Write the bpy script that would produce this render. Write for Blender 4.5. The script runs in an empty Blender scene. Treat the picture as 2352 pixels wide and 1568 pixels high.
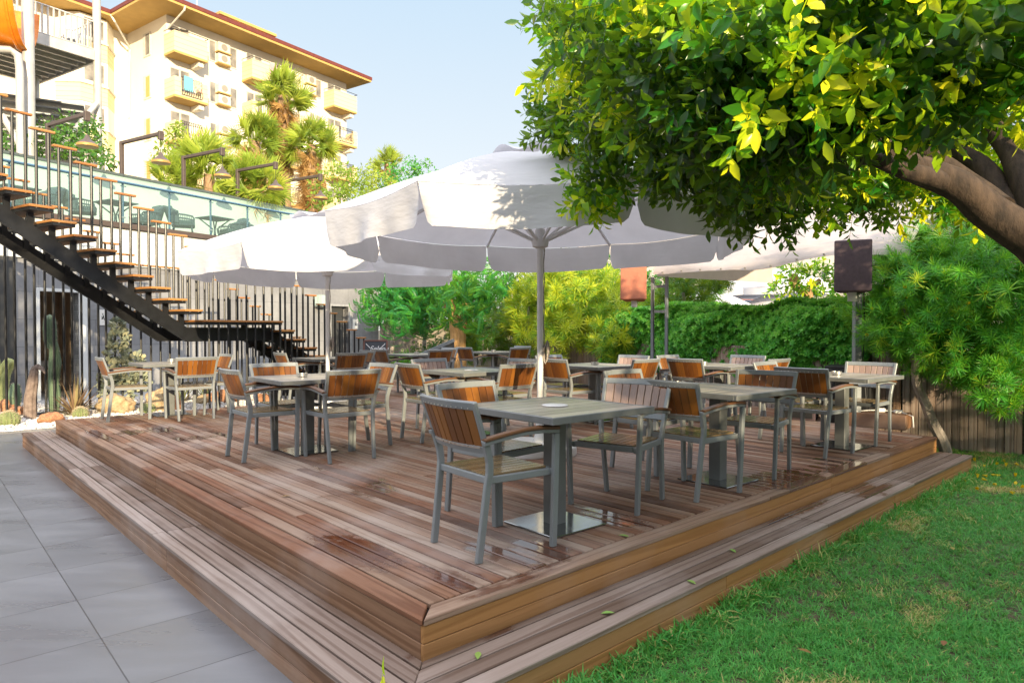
SKY_STR = 0.08; SKY_K = 2.6; SKY_SAT = 0.8; SUN_STR = 9.0
import bpy, bmesh, math, random
import numpy as np
from mathutils import Vector, Matrix
from mathutils import noise as MN
random.seed(7); RNG = np.random.default_rng(11)
S = bpy.context.scene; COL = S.collection
R = math.radians
# ------------------------------------------------------------------ camera
CAMH = 1.58; FPX = 1547.0; PITCH = R(-1.037)
cd = bpy.data.cameras.new('camera'); cam = bpy.data.objects.new('camera', cd); COL.objects.link(cam)
cam.location = (0, 0, CAMH); cam.rotation_euler = (R(90) + PITCH, 0, 0)
cd.sensor_width = 36; cd.lens = FPX / 2352 * 36; cd.clip_start = .05; cd.clip_end = 3000
S.camera = cam
def ray(px, py):
    x = (px - 1176) / FPX; z = (784 - py) / FPX
    c, s = math.cos(PITCH), math.sin(PITCH)
    return Vector((x, c - z * s, s + z * c))
def W(px, py, Y):                      # survey point at distance Y
    d = ray(px, py); d = d * (Y / d.y); return Vector((d.x, d.y, d.z + CAMH))
def G(px, py, z=0.0):                  # survey point on the level z
    d = ray(px, py); k = (z - CAMH) / d.z; return Vector((d.x * k, d.y * k, z))
def PL(px, py, P, n):                  # survey point on a vertical plane
    d = ray(px, py); o = Vector((0, 0, CAMH)); k = (Vector(P) - o).dot(Vector(n)) / d.dot(Vector(n)); return o + d * k
def hd(deg): return Vector((math.sin(R(deg)), math.cos(R(deg)), 0))
Z = Vector((0, 0, 1))
# ------------------------------------------------------------------ world and sun
w = bpy.data.worlds.new('World'); S.world = w; w.use_nodes = True
nt = w.node_tree; nt.nodes.clear()
SUN_H, SUN_E = 158.0, 13.0
sky = nt.nodes.new('ShaderNodeTexSky'); sky.sky_type = 'NISHITA'; sky.sun_disc = False
sky.sun_elevation = R(SUN_E); sky.sun_rotation = R(SUN_H); sky.air_density = 1.2; sky.dust_density = 2.0; sky.ozone_density = 1.2
hs = nt.nodes.new('ShaderNodeHueSaturation'); hs.inputs['Saturation'].default_value = SKY_SAT
bg = nt.nodes.new('ShaderNodeBackground'); bg.inputs['Strength'].default_value = SKY_STR
wo = nt.nodes.new('ShaderNodeOutputWorld')
tc = nt.nodes.new('ShaderNodeTexCoord'); sx = nt.nodes.new('ShaderNodeSeparateXYZ'); nt.links.new(tc.outputs['Generated'], sx.inputs[0])
cr_ = nt.nodes.new('ShaderNodeValToRGB'); e_ = cr_.color_ramp.elements; e_[0].position = 0.0; e_[0].color = (.40, .39, .375, 1); e_[1].position = .68; e_[1].color = (1.20, 1.20, 1.30, 1)
e_.new(.20).color = (.345, .365, .385, 1); e_.new(.44).color = (.265, .335, .40, 1)
nt.links.new(sx.outputs[2], cr_.inputs[0])
mxw = nt.nodes.new('ShaderNodeMix'); mxw.data_type = 'RGBA'; mxw.inputs[0].default_value = .80      # haze gradient over the clear sky, unseen zenith brightened as fill
nt.links.new(sky.outputs[0], hs.inputs['Color']); hs.inputs['Value'].default_value = SKY_STR
nt.links.new(hs.outputs[0], mxw.inputs[6]); nt.links.new(cr_.outputs[0], mxw.inputs[7])
nt.links.new(mxw.outputs[2], bg.inputs[0]); bg.inputs['Strength'].default_value = SKY_K; nt.links.new(bg.outputs[0], wo.inputs[0])
ld = bpy.data.lights.new('sun', 'SUN'); ld.energy = SUN_STR; ld.angle = R(.5); ld.color = (1.0, .81, .52)
sun = bpy.data.objects.new('sun', ld); COL.objects.link(sun)
sd = hd(SUN_H) * math.cos(R(SUN_E)) + Z * math.sin(R(SUN_E))
sun.rotation_euler = sd.to_track_quat('Z', 'Y').to_euler()
S.view_settings.view_transform = 'Standard'; S.view_settings.look = 'None'; S.view_settings.exposure = 0
S.cycles.max_bounces = 6; S.cycles.transparent_max_bounces = 12
# ------------------------------------------------------------------ materials
def newmat(name):
    m = bpy.data.materials.new(name); m.use_nodes = True; t = m.node_tree
    return m, t, t.nodes['Principled BSDF'], t.nodes['Material Output']
def nd(t, typ, **kw):
    n = t.nodes.new(typ)
    for k, v in kw.items():
        if k.startswith('_'): setattr(n, k[1:], v)
        else: n.inputs[k.replace('__', ' ')].default_value = v
    return n
def ramp(t, fac, stops):
    r = t.nodes.new('ShaderNodeValToRGB'); e = r.color_ramp.elements
    while len(e) < len(stops): e.new(.5)
    for i, (p, c) in enumerate(stops):
        e[i].position = p; e[i].color = (c[0], c[1], c[2], 1) if not isinstance(c, (int, float)) else (c, c, c, 1)
    t.links.new(fac, r.inputs[0]); return r.outputs[0]
def mix(t, f, a, b, mode='MIX'):
    n = t.nodes.new('ShaderNodeMix'); n.data_type = 'RGBA'; n.blend_type = mode
    for s, v in ((n.inputs[0], f), (n.inputs[6], a), (n.inputs[7], b)):
        if hasattr(v, 'links') or hasattr(v, 'is_linked'): t.links.new(v, s)
        elif isinstance(v, (int, float)): s.default_value = v
        else: s.default_value = (v[0], v[1], v[2], 1)
    return n.outputs[2]
def math_(t, op, a, b=0.0):
    n = t.nodes.new('ShaderNodeMath'); n.operation = op
    for i, v in enumerate((a, b)):
        if hasattr(v, 'is_linked'): t.links.new(v, n.inputs[i])
        else: n.inputs[i].default_value = v
    return n.outputs[0]
def coords(t, kind='Object', scale=(1, 1, 1), rot=(0, 0, 0)):
    c = t.nodes.new('ShaderNodeTexCoord'); mp = t.nodes.new('ShaderNodeMapping')
    mp.inputs['Scale'].default_value = scale; mp.inputs['Rotation'].default_value = rot
    t.links.new(c.outputs[kind], mp.inputs[0]); return mp.outputs[0]
def noise(t, vec, scale, detail=4, rough=.55, dist=0):
    n = nd(t, 'ShaderNodeTexNoise', Scale=scale, Detail=detail, Roughness=rough, Distortion=dist)
    t.links.new(vec, n.inputs['Vector']); return n.outputs[0]
def rnd_attr(t):
    a = t.nodes.new('ShaderNodeAttribute'); a.attribute_name = 'rnd'; return a.outputs['Fac']
def bump(t, p, h, strength=.3, dist=.01):
    b = nd(t, 'ShaderNodeBump', Strength=strength, Distance=dist); t.links.new(h, b.inputs['Height']); t.links.new(b.outputs[0], p.inputs['Normal'])
def M_plain(name, c, rough=.5, metal=0.0, var=.15, scale=6, bmp=0.0, bscale=60, spec=.5, c2=None):
    m, t, p, o = newmat(name); v = coords(t)
    n = noise(t, v, scale, 5)
    c2 = c2 or [x * (1 - 2 * var) for x in c]
    col = ramp(t, n, [(.3, c2), (.7, c)])
    t.links.new(col, p.inputs['Base Color'])
    p.inputs['Metallic'].default_value = metal; p.inputs['Specular IOR Level'].default_value = spec
    rr = math_(t, 'ADD', math_(t, 'MULTIPLY', noise(t, v, scale * 2.3, 3), .25), rough - .12); t.links.new(rr, p.inputs['Roughness'])
    if bmp: bump(t, p, noise(t, v, bscale, 4), bmp, .004)
    return m
def M_deck(name, greys, warm=0.0, wet=1.0):
    m, t, p, o = newmat(name)
    uv = t.nodes.new('ShaderNodeUVMap'); uv.uv_map = 'UVMap'
    mp = t.nodes.new('ShaderNodeMapping'); mp.inputs['Scale'].default_value = (1.3, 24, 1); t.links.new(uv.outputs[0], mp.inputs[0])
    r = rnd_attr(t)
    base = ramp(t, math_(t, 'ADD', r, math_(t, 'MULTIPLY', math_(t, 'SUBTRACT', noise(t, uv.outputs[0], .9, 2), .5), .5)), greys)
    g1 = noise(t, mp.outputs[0], 2.2, 6, .65, .6)
    mp2 = t.nodes.new('ShaderNodeMapping'); mp2.inputs['Scale'].default_value = (.55, 9, 1); t.links.new(uv.outputs[0], mp2.inputs[0])
    wv = nd(t, 'ShaderNodeTexWave', _wave_type='BANDS', _bands_direction='Y', Scale=.55, Distortion=11.0, Detail=2.0, Detail__Scale=1.2)
    t.links.new(mp2.outputs[0], wv.inputs['Vector'])
    dark = mix(t, math_(t, 'MULTIPLY', g1, .8), base, (.52, .44, .39), 'MULTIPLY')
    grain = mix(t, math_(t, 'MULTIPLY', ramp(t, wv.outputs['Fac'], [(.05, 1.0), (.30, 0.0)]), .5), dark, (.40, .30, .24), 'MULTIPLY')
    ob = coords(t)
    # weathering: pale scuffed areas and ochre traffic areas
    pn = noise(t, ob, .9, 5, .6)
    grain = mix(t, math_(t, 'MULTIPLY', ramp(t, pn, [(.48, 0.0), (.70, 1.0)]), .38), grain, (.46, .40, .37))
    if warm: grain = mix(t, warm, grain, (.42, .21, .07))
    wn = noise(t, coords(t, scale=(1, 1, 1)), 1.15, 4, .55, .5)
    fine = noise(t, uv.outputs[0], 9, 3)
    wm = ramp(t, math_(t, 'ADD', wn, math_(t, 'MULTIPLY', math_(t, 'SUBTRACT', r, .5), .10)), [(.64, 0.0), (.74, 1.0)])
    wm = math_(t, 'MULTIPLY', wm, wet)
    if wet:
        gp = t.nodes.new('ShaderNodeNewGeometry')
        for (px, py, zz, rs_, rt_) in ((1060, 1328, .35, .13, .36), (1410, 1190, .35, .16, .40), (1120, 1270, .35, .10, .3), (330, 990, .35, .5, .25), (470, 1003, .35, .35, .25), (1160, 1345, .35, .5, .05), (1230, 1310, .35, .55, .05), (1960, 1075, .35, .4, .5), (1800, 1100, .35, .5, .3), (1850, 1170, .185, .6, .06), (230, 1030, .185, .1, .6), (1240, 1260, .35, .3, .2), (820, 1260, .35, .2, .5)):
            q = G(px, py, zz); vs = t.nodes.new('ShaderNodeVectorMath'); vs.operation = 'SUBTRACT'; t.links.new(gp.outputs['Position'], vs.inputs[0]); vs.inputs[1].default_value = q
            ds_ = []
            for ax, rr_ in ((hd(47.2), rs_), (hd(-42.8), rt_)):
                dn = t.nodes.new('ShaderNodeVectorMath'); dn.operation = 'DOT_PRODUCT'; t.links.new(vs.outputs[0], dn.inputs[0]); dn.inputs[1].default_value = ax / rr_; ds_.append(math_(t, 'POWER', dn.outputs['Value'], 2.0))
            dd = math_(t, 'ADD', ds_[0], ds_[1]); dd = math_(t, 'ADD', dd, math_(t, 'ADD', math_(t, 'MULTIPLY', math_(t, 'SUBTRACT', fine, .5), 1.6), math_(t, 'MULTIPLY', math_(t, 'SUBTRACT', r, .5), 1.1)))
            wm = math_(t, 'MAXIMUM', wm, math_(t, 'MULTIPLY', ramp(t, dd, [(.40, 1.0), (1.0, 0.0)]), .97))
    colr = mix(t, wm, grain, mix(t, 1.0, grain, (.50, .36, .31), 'MULTIPLY'))
    t.links.new(colr, p.inputs['Base Color'])
    t.links.new(math_(t, 'ADD', .22, math_(t, 'MULTIPLY', wm, .4)), p.inputs['Specular IOR Level'])
    rough = math_(t, 'SUBTRACT', math_(t, 'ADD', .42, math_(t, 'MULTIPLY', g1, .3)), math_(t, 'MULTIPLY', wm, .50)); t.links.new(rough, p.inputs['Roughness'])
    b = nd(t, 'ShaderNodeBump', Strength=.35, Distance=.004); hh = math_(t, 'MULTIPLY', math_(t, 'ADD', g1, wv.outputs['Fac']), math_(t, 'SUBTRACT', 1.0, math_(t, 'MULTIPLY', wm, .93)))
    t.links.new(hh, b.inputs['Height']); t.links.new(b.outputs[0], p.inputs['Normal'])
    return m
def M_slat(name, a, b_, c, rough=.38):
    m, t, p, o = newmat(name); r = rnd_attr(t)
    v = coords(t, scale=(60, 60, 5)); g = noise(t, v, 1.5, 4)
    col = ramp(t, r, [(.0, a), (.5, b_), (1., c)])
    col = mix(t, math_(t, 'MULTIPLY', g, .6), col, (.55, .42, .3), 'MULTIPLY')
    t.links.new(col, p.inputs['Base Color']); p.inputs['Roughness'].default_value = rough
    return m
def M_leaf(name, stops, rough=.42, trans=.35, tcol=(.35, .55, .05), spec=.5, patch=0.0, mulv=(1,1,1)):
    m, t, p, o = newmat(name); r = rnd_attr(t)
    f = r
    if patch:
        pn = noise(t, coords(t), 1.3, 3); f = math_(t, 'ADD', math_(t, 'MULTIPLY', r, 1 - patch), math_(t, 'MULTIPLY', pn, patch))
    col = ramp(t, f, stops); t.links.new(col, p.inputs['Base Color'])
    p.inputs['Roughness'].default_value = rough; p.inputs['Specular IOR Level'].default_value = spec
    tr = nd(t, 'ShaderNodeBsdfTranslucent'); t.links.new(mix(t, .65, col, tcol), tr.inputs[0])
    ms = t.nodes.new('ShaderNodeMixShader'); ms.inputs[0].default_value = trans
    t.links.new(p.outputs[0], ms.inputs[1]); t.links.new(tr.outputs[0], ms.inputs[2]); t.links.new(ms.outputs[0], o.inputs[0])
    return m
def M_cloth(name, c, trans=.28, scale=3):
    m, t, p, o = newmat(name); v = coords(t)
    n = noise(t, v, scale, 5); wv = noise(t, coords(t, scale=(1, 1, 3.5)), 4, 3)
    col = ramp(t, n, [(.3, [x * .90 for x in c]), (.65, c)]); t.links.new(col, p.inputs['Base Color']); p.inputs['Roughness'].default_value = .85
    bump(t, p, wv, .35, .03)
    tr = nd(t, 'ShaderNodeBsdfTranslucent'); t.links.new(col, tr.inputs[0])
    ms = t.nodes.new('ShaderNodeMixShader'); ms.inputs[0].default_value = trans
    t.links.new(p.outputs[0], ms.inputs[1]); t.links.new(tr.outputs[0], ms.inputs[2]); t.links.new(ms.outputs[0], o.inputs[0])
    return m
def M_glass(name, c, alpha=.35, rough=.05):
    m, t, p, o = newmat(name)
    p.inputs['Base Color'].default_value = (*c, 1); p.inputs['Roughness'].default_value = rough
    tr = t.nodes.new('ShaderNodeBsdfTransparent'); tr.inputs[0].default_value = (.80 + .2 * c[0], .80 + .2 * c[1], .80 + .2 * c[2], 1)
    ms = t.nodes.new('ShaderNodeMixShader'); ms.inputs[0].default_value = alpha
    t.links.new(tr.outputs[0], ms.inputs[1]); t.links.new(p.outputs[0], ms.inputs[2]); t.links.new(ms.outputs[0], o.inputs[0])
    return m
def M_bark(name, a, b_):
    m, t, p, o = newmat(name); v = coords(t, scale=(1, 1, .3)); n = noise(t, v, 14, 6, .7)
    t.links.new(ramp(t, n, [(.35, a), (.65, b_)]), p.inputs['Base Color']); p.inputs['Roughness'].default_value = .85; bump(t, p, n, .8, .02); return m
GREYS = [(0, (.12, .055, .03)), (.2, (.27, .145, .085)), (.4, (.36, .25, .18)), (.6, (.24, .105, .055)), (.8, (.33, .20, .13)), (1, (.42, .32, .25))]
m_deck = M_deck('deck_wood', GREYS)
m_step = M_deck('step_wood', [(0, (.17, .115, .085)), (.5, (.29, .225, .19)), (1, (.37, .30, .26))], wet=.6)
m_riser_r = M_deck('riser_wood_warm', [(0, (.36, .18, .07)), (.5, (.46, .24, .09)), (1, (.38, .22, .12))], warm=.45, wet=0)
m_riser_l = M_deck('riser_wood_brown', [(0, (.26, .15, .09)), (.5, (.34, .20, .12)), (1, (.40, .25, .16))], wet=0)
m_slat = M_slat('teak_slats', (.095, .032, .008), (.17, .060, .011), (.30, .118, .018))
m_slat_sky = M_slat('sky_sheen_slats', (.26, .18, .155), (.36, .26, .23), (.44, .33, .29))  # pale lilac sky reflection put into the slat colour
m_seat = M_slat('seat_slats', (.15, .11, .06), (.25, .18, .09), (.2, .16, .1), .2)
m_arm = M_slat('armrest_wood', (.13, .062, .032), (.17, .08, .035), (.22, .10, .045))
m_alu = M_plain('grey_painted_metal', (.235, .255, .265), .42, .15, .06, 9)
m_rail_l = M_plain('rail_alu', (.30, .32, .33), .4, .2, .06, 9)
m_top = M_slat('grey_table_slats', (.24, .225, .19), (.36, .34, .29), (.46, .43, .37), .3)
m_cream = M_plain('table_frame_metal', (.20, .21, .21), .4, .2, .1, 9)
m_col = M_plain('column_metal', (.155, .165, .165), .45, .2, .1, 9)
m_plate = M_plain('base_plate_metal', (.13, .14, .14), .28, .5, .15, 7)
m_wetplate = M_plain('wet_base_plate', (.30, .31, .31), .14, .9, .1, 4)
m_steel = M_plain('brushed_steel', (.62, .62, .60), .3, .9, .08, 20)
m_wplastic = M_plain('white_plastic', (.72, .71, .70), .45, 0, .05, 5)
m_black = M_plain('black_steel', (.022, .023, .026), .45, .3, .2, 8)
m_blackbar = M_plain('black_tube', (.02, .021, .024), .35, .3, .1, 8)
m_tread = M_slat('tread_wood', (.38, .16, .05), (.46, .21, .06), (.5, .25, .08), .4)
m_cloth = M_cloth('canopy_cloth', (.72, .715, .75), .24)
m_tent = M_cloth('tent_cloth', (.62, .54, .50), .2, 5)
m_pole = M_plain('pole_metal', (.70, .70, .71), .4, 0, .06, 5)
m_white = M_plain('white_paint', (.78, .77, .74), .6, 0, .05, 2)
m_fascia = M_plain('white_render', (.70, .72, .72), .7, 0, .06, 1.2)
# ------------------------------------------------------------------ mesh helpers
class MB:
    """collects shapes of ONE mesh; every face keeps a random tone 'rnd' and a UV in metres"""
    def __init__(s): s.v = []; s.f = []; s.r = []; s.uv = []
    def face(s, idx, r, uv=None): s.f.append(tuple(idx)); s.r.append(r); s.uv.append(uv)
    def hexa(s, P, r=None, uvlen=None):            # P: 4 bottom + 4 top corners, counter-clockwise
        r = random.random() if r is None else r; b = len(s.v); s.v += [tuple(p) for p in P]
        off = r * 37.0
        for q in ((3, 2, 1, 0), (4, 5, 6, 7), (0, 1, 5, 4), (1, 2, 6, 5), (2, 3, 7, 6), (3, 0, 4, 7)):
            uv = None
            if uvlen is not None:                  # long axis runs from corner 0 to corner 1
                a = Vector(P[0]); ax = (Vector(P[1]) - a).normalized(); bx = (Vector(P[3]) - a); bx = (bx - ax * bx.dot(ax)).normalized(); cx = ax.cross(bx)
                uv = [((Vector(P[i]) - a).dot(ax) + off, (Vector(P[i]) - a).dot(bx) + (Vector(P[i]) - a).dot(cx) + off * .37) for i in q]
            s.face([b + i for i in q], r, uv)
        return s
    def box(s, c, sz, ax=None, r=None, uvlen=None):
        c = Vector(c); X, Y, Zz = ax or (Vector((1, 0, 0)), Vector((0, 1, 0)), Z); hx, hy, hz = X * sz[0] / 2, Y * sz[1] / 2, Zz * sz[2] / 2
        P = [c - hx - hy - hz, c + hx - hy - hz, c + hx + hy - hz, c - hx + hy - hz, c - hx - hy + hz, c + hx - hy + hz, c + hx + hy + hz, c - hx + hy + hz]
        return s.hexa(P, r, uvlen)
    def hbox(s, p0, p1, width, z0, z1, r=None, uvlen=1, side=0):   # upright box along p0->p1; side shifts it across
        p0 = Vector((p0[0], p0[1], 0)); p1 = Vector((p1[0], p1[1], 0)); d = (p1 - p0).normalized(); n = Vector((-d.y, d.x, 0))
        o = n * side; a = n * width / 2
        P = [p0 + o - a, p1 + o - a, p1 + o + a, p0 + o + a]
        return s.hexa([(q.x, q.y, z0) for q in P] + [(q.x, q.y, z1) for q in P], r, uvlen)
    def sweep(s, pts, side, wd, ht, r=None, caps=True):            # rectangular section along pts; side = fixed width axis (or list)
        r = random.random() if r is None else r
        pts = [Vector(p) for p in pts]; n = len(pts); b = len(s.v)
        for i, p in enumerate(pts):
            t = (pts[min(i + 1, n - 1)] - pts[max(i - 1, 0)]).normalized()
            sv = Vector(side[i] if isinstance(side, list) else side).normalized(); up = t.cross(sv).normalized(); sv = up.cross(t).normalized()
            k = 1.0
            if 0 < i < n - 1:
                a = (pts[i] - pts[i - 1]).normalized(); c = a.dot(t); k = 1 / max(c, .5)
            w_ = wd[i] if isinstance(wd, (list, tuple)) else wd; h_ = ht[i] if isinstance(ht, (list, tuple)) else ht
            for (x, y) in ((-1, -1), (1, -1), (1, 1), (-1, 1)): s.v.append(tuple(p + sv * x * w_ / 2 + up * y * h_ / 2 * k))
        for i in range(n - 1):
            for j in range(4): s.face([b + i * 4 + j, b + i * 4 + (j + 1) % 4, b + i * 4 + 4 + (j + 1) % 4, b + i * 4 + 4 + j], r)
        if caps: s.face([b + 3, b + 2, b + 1, b], r); e = b + (n - 1) * 4; s.face([e, e + 1, e + 2, e + 3], r)
        return s
    def tube(s, pts, rad, seg=10, r=None, caps=True):
        r = random.random() if r is None else r
        pts = [Vector(p) for p in pts]; n = len(pts); b = len(s.v); prev = None
        for i, p in enumerate(pts):
            t = (pts[min(i + 1, n - 1)] - pts[max(i - 1, 0)]).normalized()
            if prev is None: u = t.orthogonal().normalized()
            else: u = (prev - t * prev.dot(t)).normalized()
            prev = u; v_ = t.cross(u); q = rad[i] if isinstance(rad, (list, tuple)) else rad
            for j in range(seg): a = 2 * math.pi * j / seg; s.v.append(tuple(p + (u * math.cos(a) + v_ * math.sin(a)) * q))
        for i in range(n - 1):
            for j in range(seg): s.face([b + i * seg + j, b + i * seg + (j + 1) % seg, b + (i + 1) * seg + (j + 1) % seg, b + (i + 1) * seg + j], r)
        if caps: s.face([b + j for j in range(seg)][::-1], r); e = b + (n - 1) * seg; s.face([e + j for j in range(seg)], r)
        return s
    def lathe(s, prof, c=(0, 0, 0), seg=24, r=None):
        r = random.random() if r is None else r; b = len(s.v); n = len(prof)
        for (q, z) in prof:
            for j in range(seg): a = 2 * math.pi * j / seg; s.v.append((c[0] + q * math.cos(a), c[1] + q * math.sin(a), c[2] + z))
        for i in range(n - 1):
            for j in range(seg): s.face([b + i * seg + j, b + i * seg + (j + 1) % seg, b + (i + 1) * seg + (j + 1) % seg, b + (i + 1) * seg + j], r)
        s.face([b + j for j in range(seg)][::-1], r); e = b + (n - 1) * seg; s.face([e + j for j in range(seg)], r); return s
    def quad(s, a, b_, c, d, r=0.5, uv=None): b = len(s.v); s.v += [tuple(a), tuple(b_), tuple(c), tuple(d)]; s.face([b, b + 1, b + 2, b + 3], r, uv); return s
    def poly(s, P, r=.5): b = len(s.v); s.v += [tuple(p) for p in P]; s.face(list(range(b, b + len(P))), r); return s
    def prism(s, P, h, r=.5):                                      # P: list of points; extruded by vector h
        h = Vector(h); n = len(P); b = len(s.v); s.v += [tuple(p) for p in P] + [tuple(Vector(p) + h) for p in P]
        s.face([b + i for i in range(n)][::-1], r); s.face([b + n + i for i in range(n)], r)
        for i in range(n): s.face([b + i, b + (i + 1) % n, b + n + (i + 1) % n, b + n + i], r)
        return s
    def grid(s, F, nu, nv, r=.5, closed=False):                    # F(i,j) -> point
        b = len(s.v)
        for j in range(nv + 1):
            for i in range(nu + 1): s.v.append(tuple(F(i / nu, j / nv)))
        for j in range(nv):
            for i in range(nu): a = b + j * (nu + 1) + i; s.face([a, a + 1, a + nu + 2, a + nu + 1], r)
        return s
def new_obj(name, me, mat, parent=None, loc=None):
    o = bpy.data.objects.new(name, me); COL.objects.link(o)
    if mat is not None: me.materials.append(mat)
    if parent is not None: o.parent = parent
    if loc is not None: o.location = loc
    return o
def obj(name, mb, mat, parent=None, loc=None, bevel=0.0, smooth=False, seg=1):
    bm = bmesh.new(); vs = [bm.verts.new(v) for v in mb.v]; rl = bm.faces.layers.float.new('rnd'); ul = bm.loops.layers.uv.new('UVMap')
    for f, r, uv in zip(mb.f, mb.r, mb.uv):
        try: fc = bm.faces.new([vs[i] for i in f])
        except ValueError: continue
        fc[rl] = r; fc.smooth = smooth
        if uv:
            for l, q in zip(fc.loops, uv): l[ul].uv = q
    bmesh.ops.recalc_face_normals(bm, faces=bm.faces)
    if bevel:
        es = [e for e in bm.edges if len(e.link_faces) == 2 and e.calc_face_angle(0) > R(35)]
        bmesh.ops.bevel(bm, geom=es, offset=bevel, segments=seg, affect='EDGES', profile=.6, clamp_overlap=True)
    me = bpy.data.meshes.new(name); bm.to_mesh(me); bm.free()
    if smooth:
        try: me.set_sharp_from_angle(angle=R(40))
        except Exception: pass
    return new_obj(name, me, mat, parent, loc)
def tag(o, label=None, cat=None, group=None, kind=None):
    if label: o['label'] = label
    if cat: o['category'] = cat
    if group: o['group'] = group
    if kind: o['kind'] = kind
    return o
def thing(name, label, cat, loc=(0, 0, 0), rz=0.0, group=None):
    o = bpy.data.objects.new(name, None); COL.objects.link(o); o.empty_display_size = .2
    o.location = loc; o.rotation_euler = (0, 0, rz); return tag(o, label, cat, group)
def struct(name, mb, mat, **k): return tag(obj(name, mb, mat, **k), kind='structure')
def copy_tree(o, parent=None):
    c = o.copy(); COL.objects.link(c); c.parent = parent
    for ch in [x for x in KIDS.get(o.name, [])]: copy_tree(ch, c)
    return c
KIDS = {}
def index_kids(root):
    ks = list(root.children); KIDS[root.name] = ks
    for k in ks: index_kids(k)
# ---- fast scatter: many copies of small leaf shapes baked into one mesh
def proto(V, F, g=None):
    V = np.array(V, float); return (V, [tuple(f) for f in F], np.array(g if g is not None else [0] * len(F)))
def basis(d, rng=RNG, roll=None):
    d = np.asarray(d, float); d = d / np.maximum(np.linalg.norm(d, axis=1, keepdims=True), 1e-9)
    a = np.where(np.abs(d[:, 2:3]) > .9, np.array([[1., 0, 0]]), np.array([[0, 0, 1.]])); x = np.cross(a, d); x /= np.linalg.norm(x, axis=1, keepdims=True); y = np.cross(d, x)
    r = rng.uniform(0, 2 * math.pi, len(d)) if roll is None else np.asarray(roll); c, s_ = np.cos(r)[:, None], np.sin(r)[:, None]
    return np.stack([x * c + y * s_, -x * s_ + y * c, d], axis=2)
def scatter(name, protos, P, D, S_, rv, mat, parent=None, roll=None, smooth=False):
    P = np.asarray(P, float); n = len(P); B = basis(D, roll=roll) * np.asarray(S_, float).reshape(n, 1, 1)
    which = RNG.integers(0, len(protos), n); Vs = []; li = []; tot = []; rn = []; off = 0
    for k, (V, F, g) in enumerate(protos):
        m = which == k; c = int(m.sum())
        if not c: continue
        vv = np.einsum('nij,vj->nvi', B[m], V) + P[m][:, None, :]; Vs.append(vv.reshape(-1, 3))
        lens = np.array([len(f) for f in F]); flat = np.concatenate([np.array(f) for f in F])
        li.append((flat[None, :] + (np.arange(c) * len(V))[:, None] + off).reshape(-1)); tot.append(np.tile(lens, c))
        ng = int(g.max()) + 1; jit = RNG.normal(0, .13, (c, ng)); rn.append((np.asarray(rv)[m][:, None] + jit[:, g]).reshape(-1)); off += c * len(V)
    Vs = np.concatenate(Vs); li = np.concatenate(li); tot = np.concatenate(tot); rn = np.clip(np.concatenate(rn), 0, 1)
    me = bpy.data.meshes.new(name); me.vertices.add(len(Vs)); me.vertices.foreach_set('co', Vs.astype(np.float32).ravel())
    me.loops.add(len(li)); me.loops.foreach_set('vertex_index', li.astype(np.int32)); me.polygons.add(len(tot))
    st = np.concatenate([[0], np.cumsum(tot)[:-1]]); me.polygons.foreach_set('loop_start', st.astype(np.int32))
    a = me.attributes.new('rnd', 'FLOAT', 'FACE'); me.update(calc_edges=True); a = me.attributes['rnd']; a.data.foreach_set('value', rn.astype(np.float32))
    if smooth: me.polygons.foreach_set('use_smooth', np.ones(len(tot), bool))
    me.validate(); return new_obj(name, me, mat, parent)
# ------------------------------------------------------------------ survey frame of the deck
DZ = .35; U = hd(47.2); V = hd(-42.8); C0 = G(971, 1426, DZ); C0.z = 0
def D(s, t, z=0.0): p = C0 + U * s + V * t; return Vector((p.x, p.y, z))
def st(p): q = Vector((p[0], p[1], 0)) - C0; return q.dot(U), q.dot(V)
LU = 7.13; LV = 8.55
# ---- ground, patio, lawn
def flat(name, P, z, mat): return struct(name, MB().poly([(p[0], p[1], z) for p in P]), mat)
m_ground = M_plain('garden_soil', (.10, .085, .05), .95, 0, .3, 2, .5)
g0 = MB().grid(lambda u, v: Vector((-600 + 1200 * u, -300 + 1200 * v, -.03)), 8, 8); struct('ground', g0, m_ground)
m, t, p, o = newmat('stone_tiles'); m_tile = m
TH = 48.0; tu = hd(TH); tv = hd(TH - 90); T0 = G(232, 1465, 0)
geo = t.nodes.new('ShaderNodeNewGeometry'); vm = t.nodes.new('ShaderNodeVectorMath'); vm.operation = 'SUBTRACT'; t.links.new(geo.outputs['Position'], vm.inputs[0]); vm.inputs[1].default_value = T0
def dotn(vec):
    n = t.nodes.new('ShaderNodeVectorMath'); n.operation = 'DOT_PRODUCT'; t.links.new(vm.outputs[0], n.inputs[0]); n.inputs[1].default_value = vec; return n.outputs['Value']
ca, cb = dotn(tu), dotn(tv)
fa = math_(t, 'PINGPONG', ca, .6); fb = math_(t, 'PINGPONG', cb, .325)
ia = math_(t, 'FLOOR', math_(t, 'DIVIDE', ca, 1.2)); ib = math_(t, 'FLOOR', math_(t, 'DIVIDE', cb, .65))
gr = math_(t, 'MAXIMUM', math_(t, 'LESS_THAN', fa, .0032), math_(t, 'LESS_THAN', fb, .0032))
cmb = t.nodes.new('ShaderNodeCombineXYZ'); t.links.new(ia, cmb.inputs[0]); t.links.new(ib, cmb.inputs[1])
wnz = t.nodes.new('ShaderNodeTexWhiteNoise'); t.links.new(cmb.outputs[0], wnz.inputs['Vector'])
mpp = t.nodes.new('ShaderNodeMapping'); mpp.inputs['Rotation'].default_value = (0, 0, R(-42)); mpp.inputs['Scale'].default_value = (.55, 2.4, 1); t.links.new(geo.outputs['Position'], mpp.inputs[0])
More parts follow.
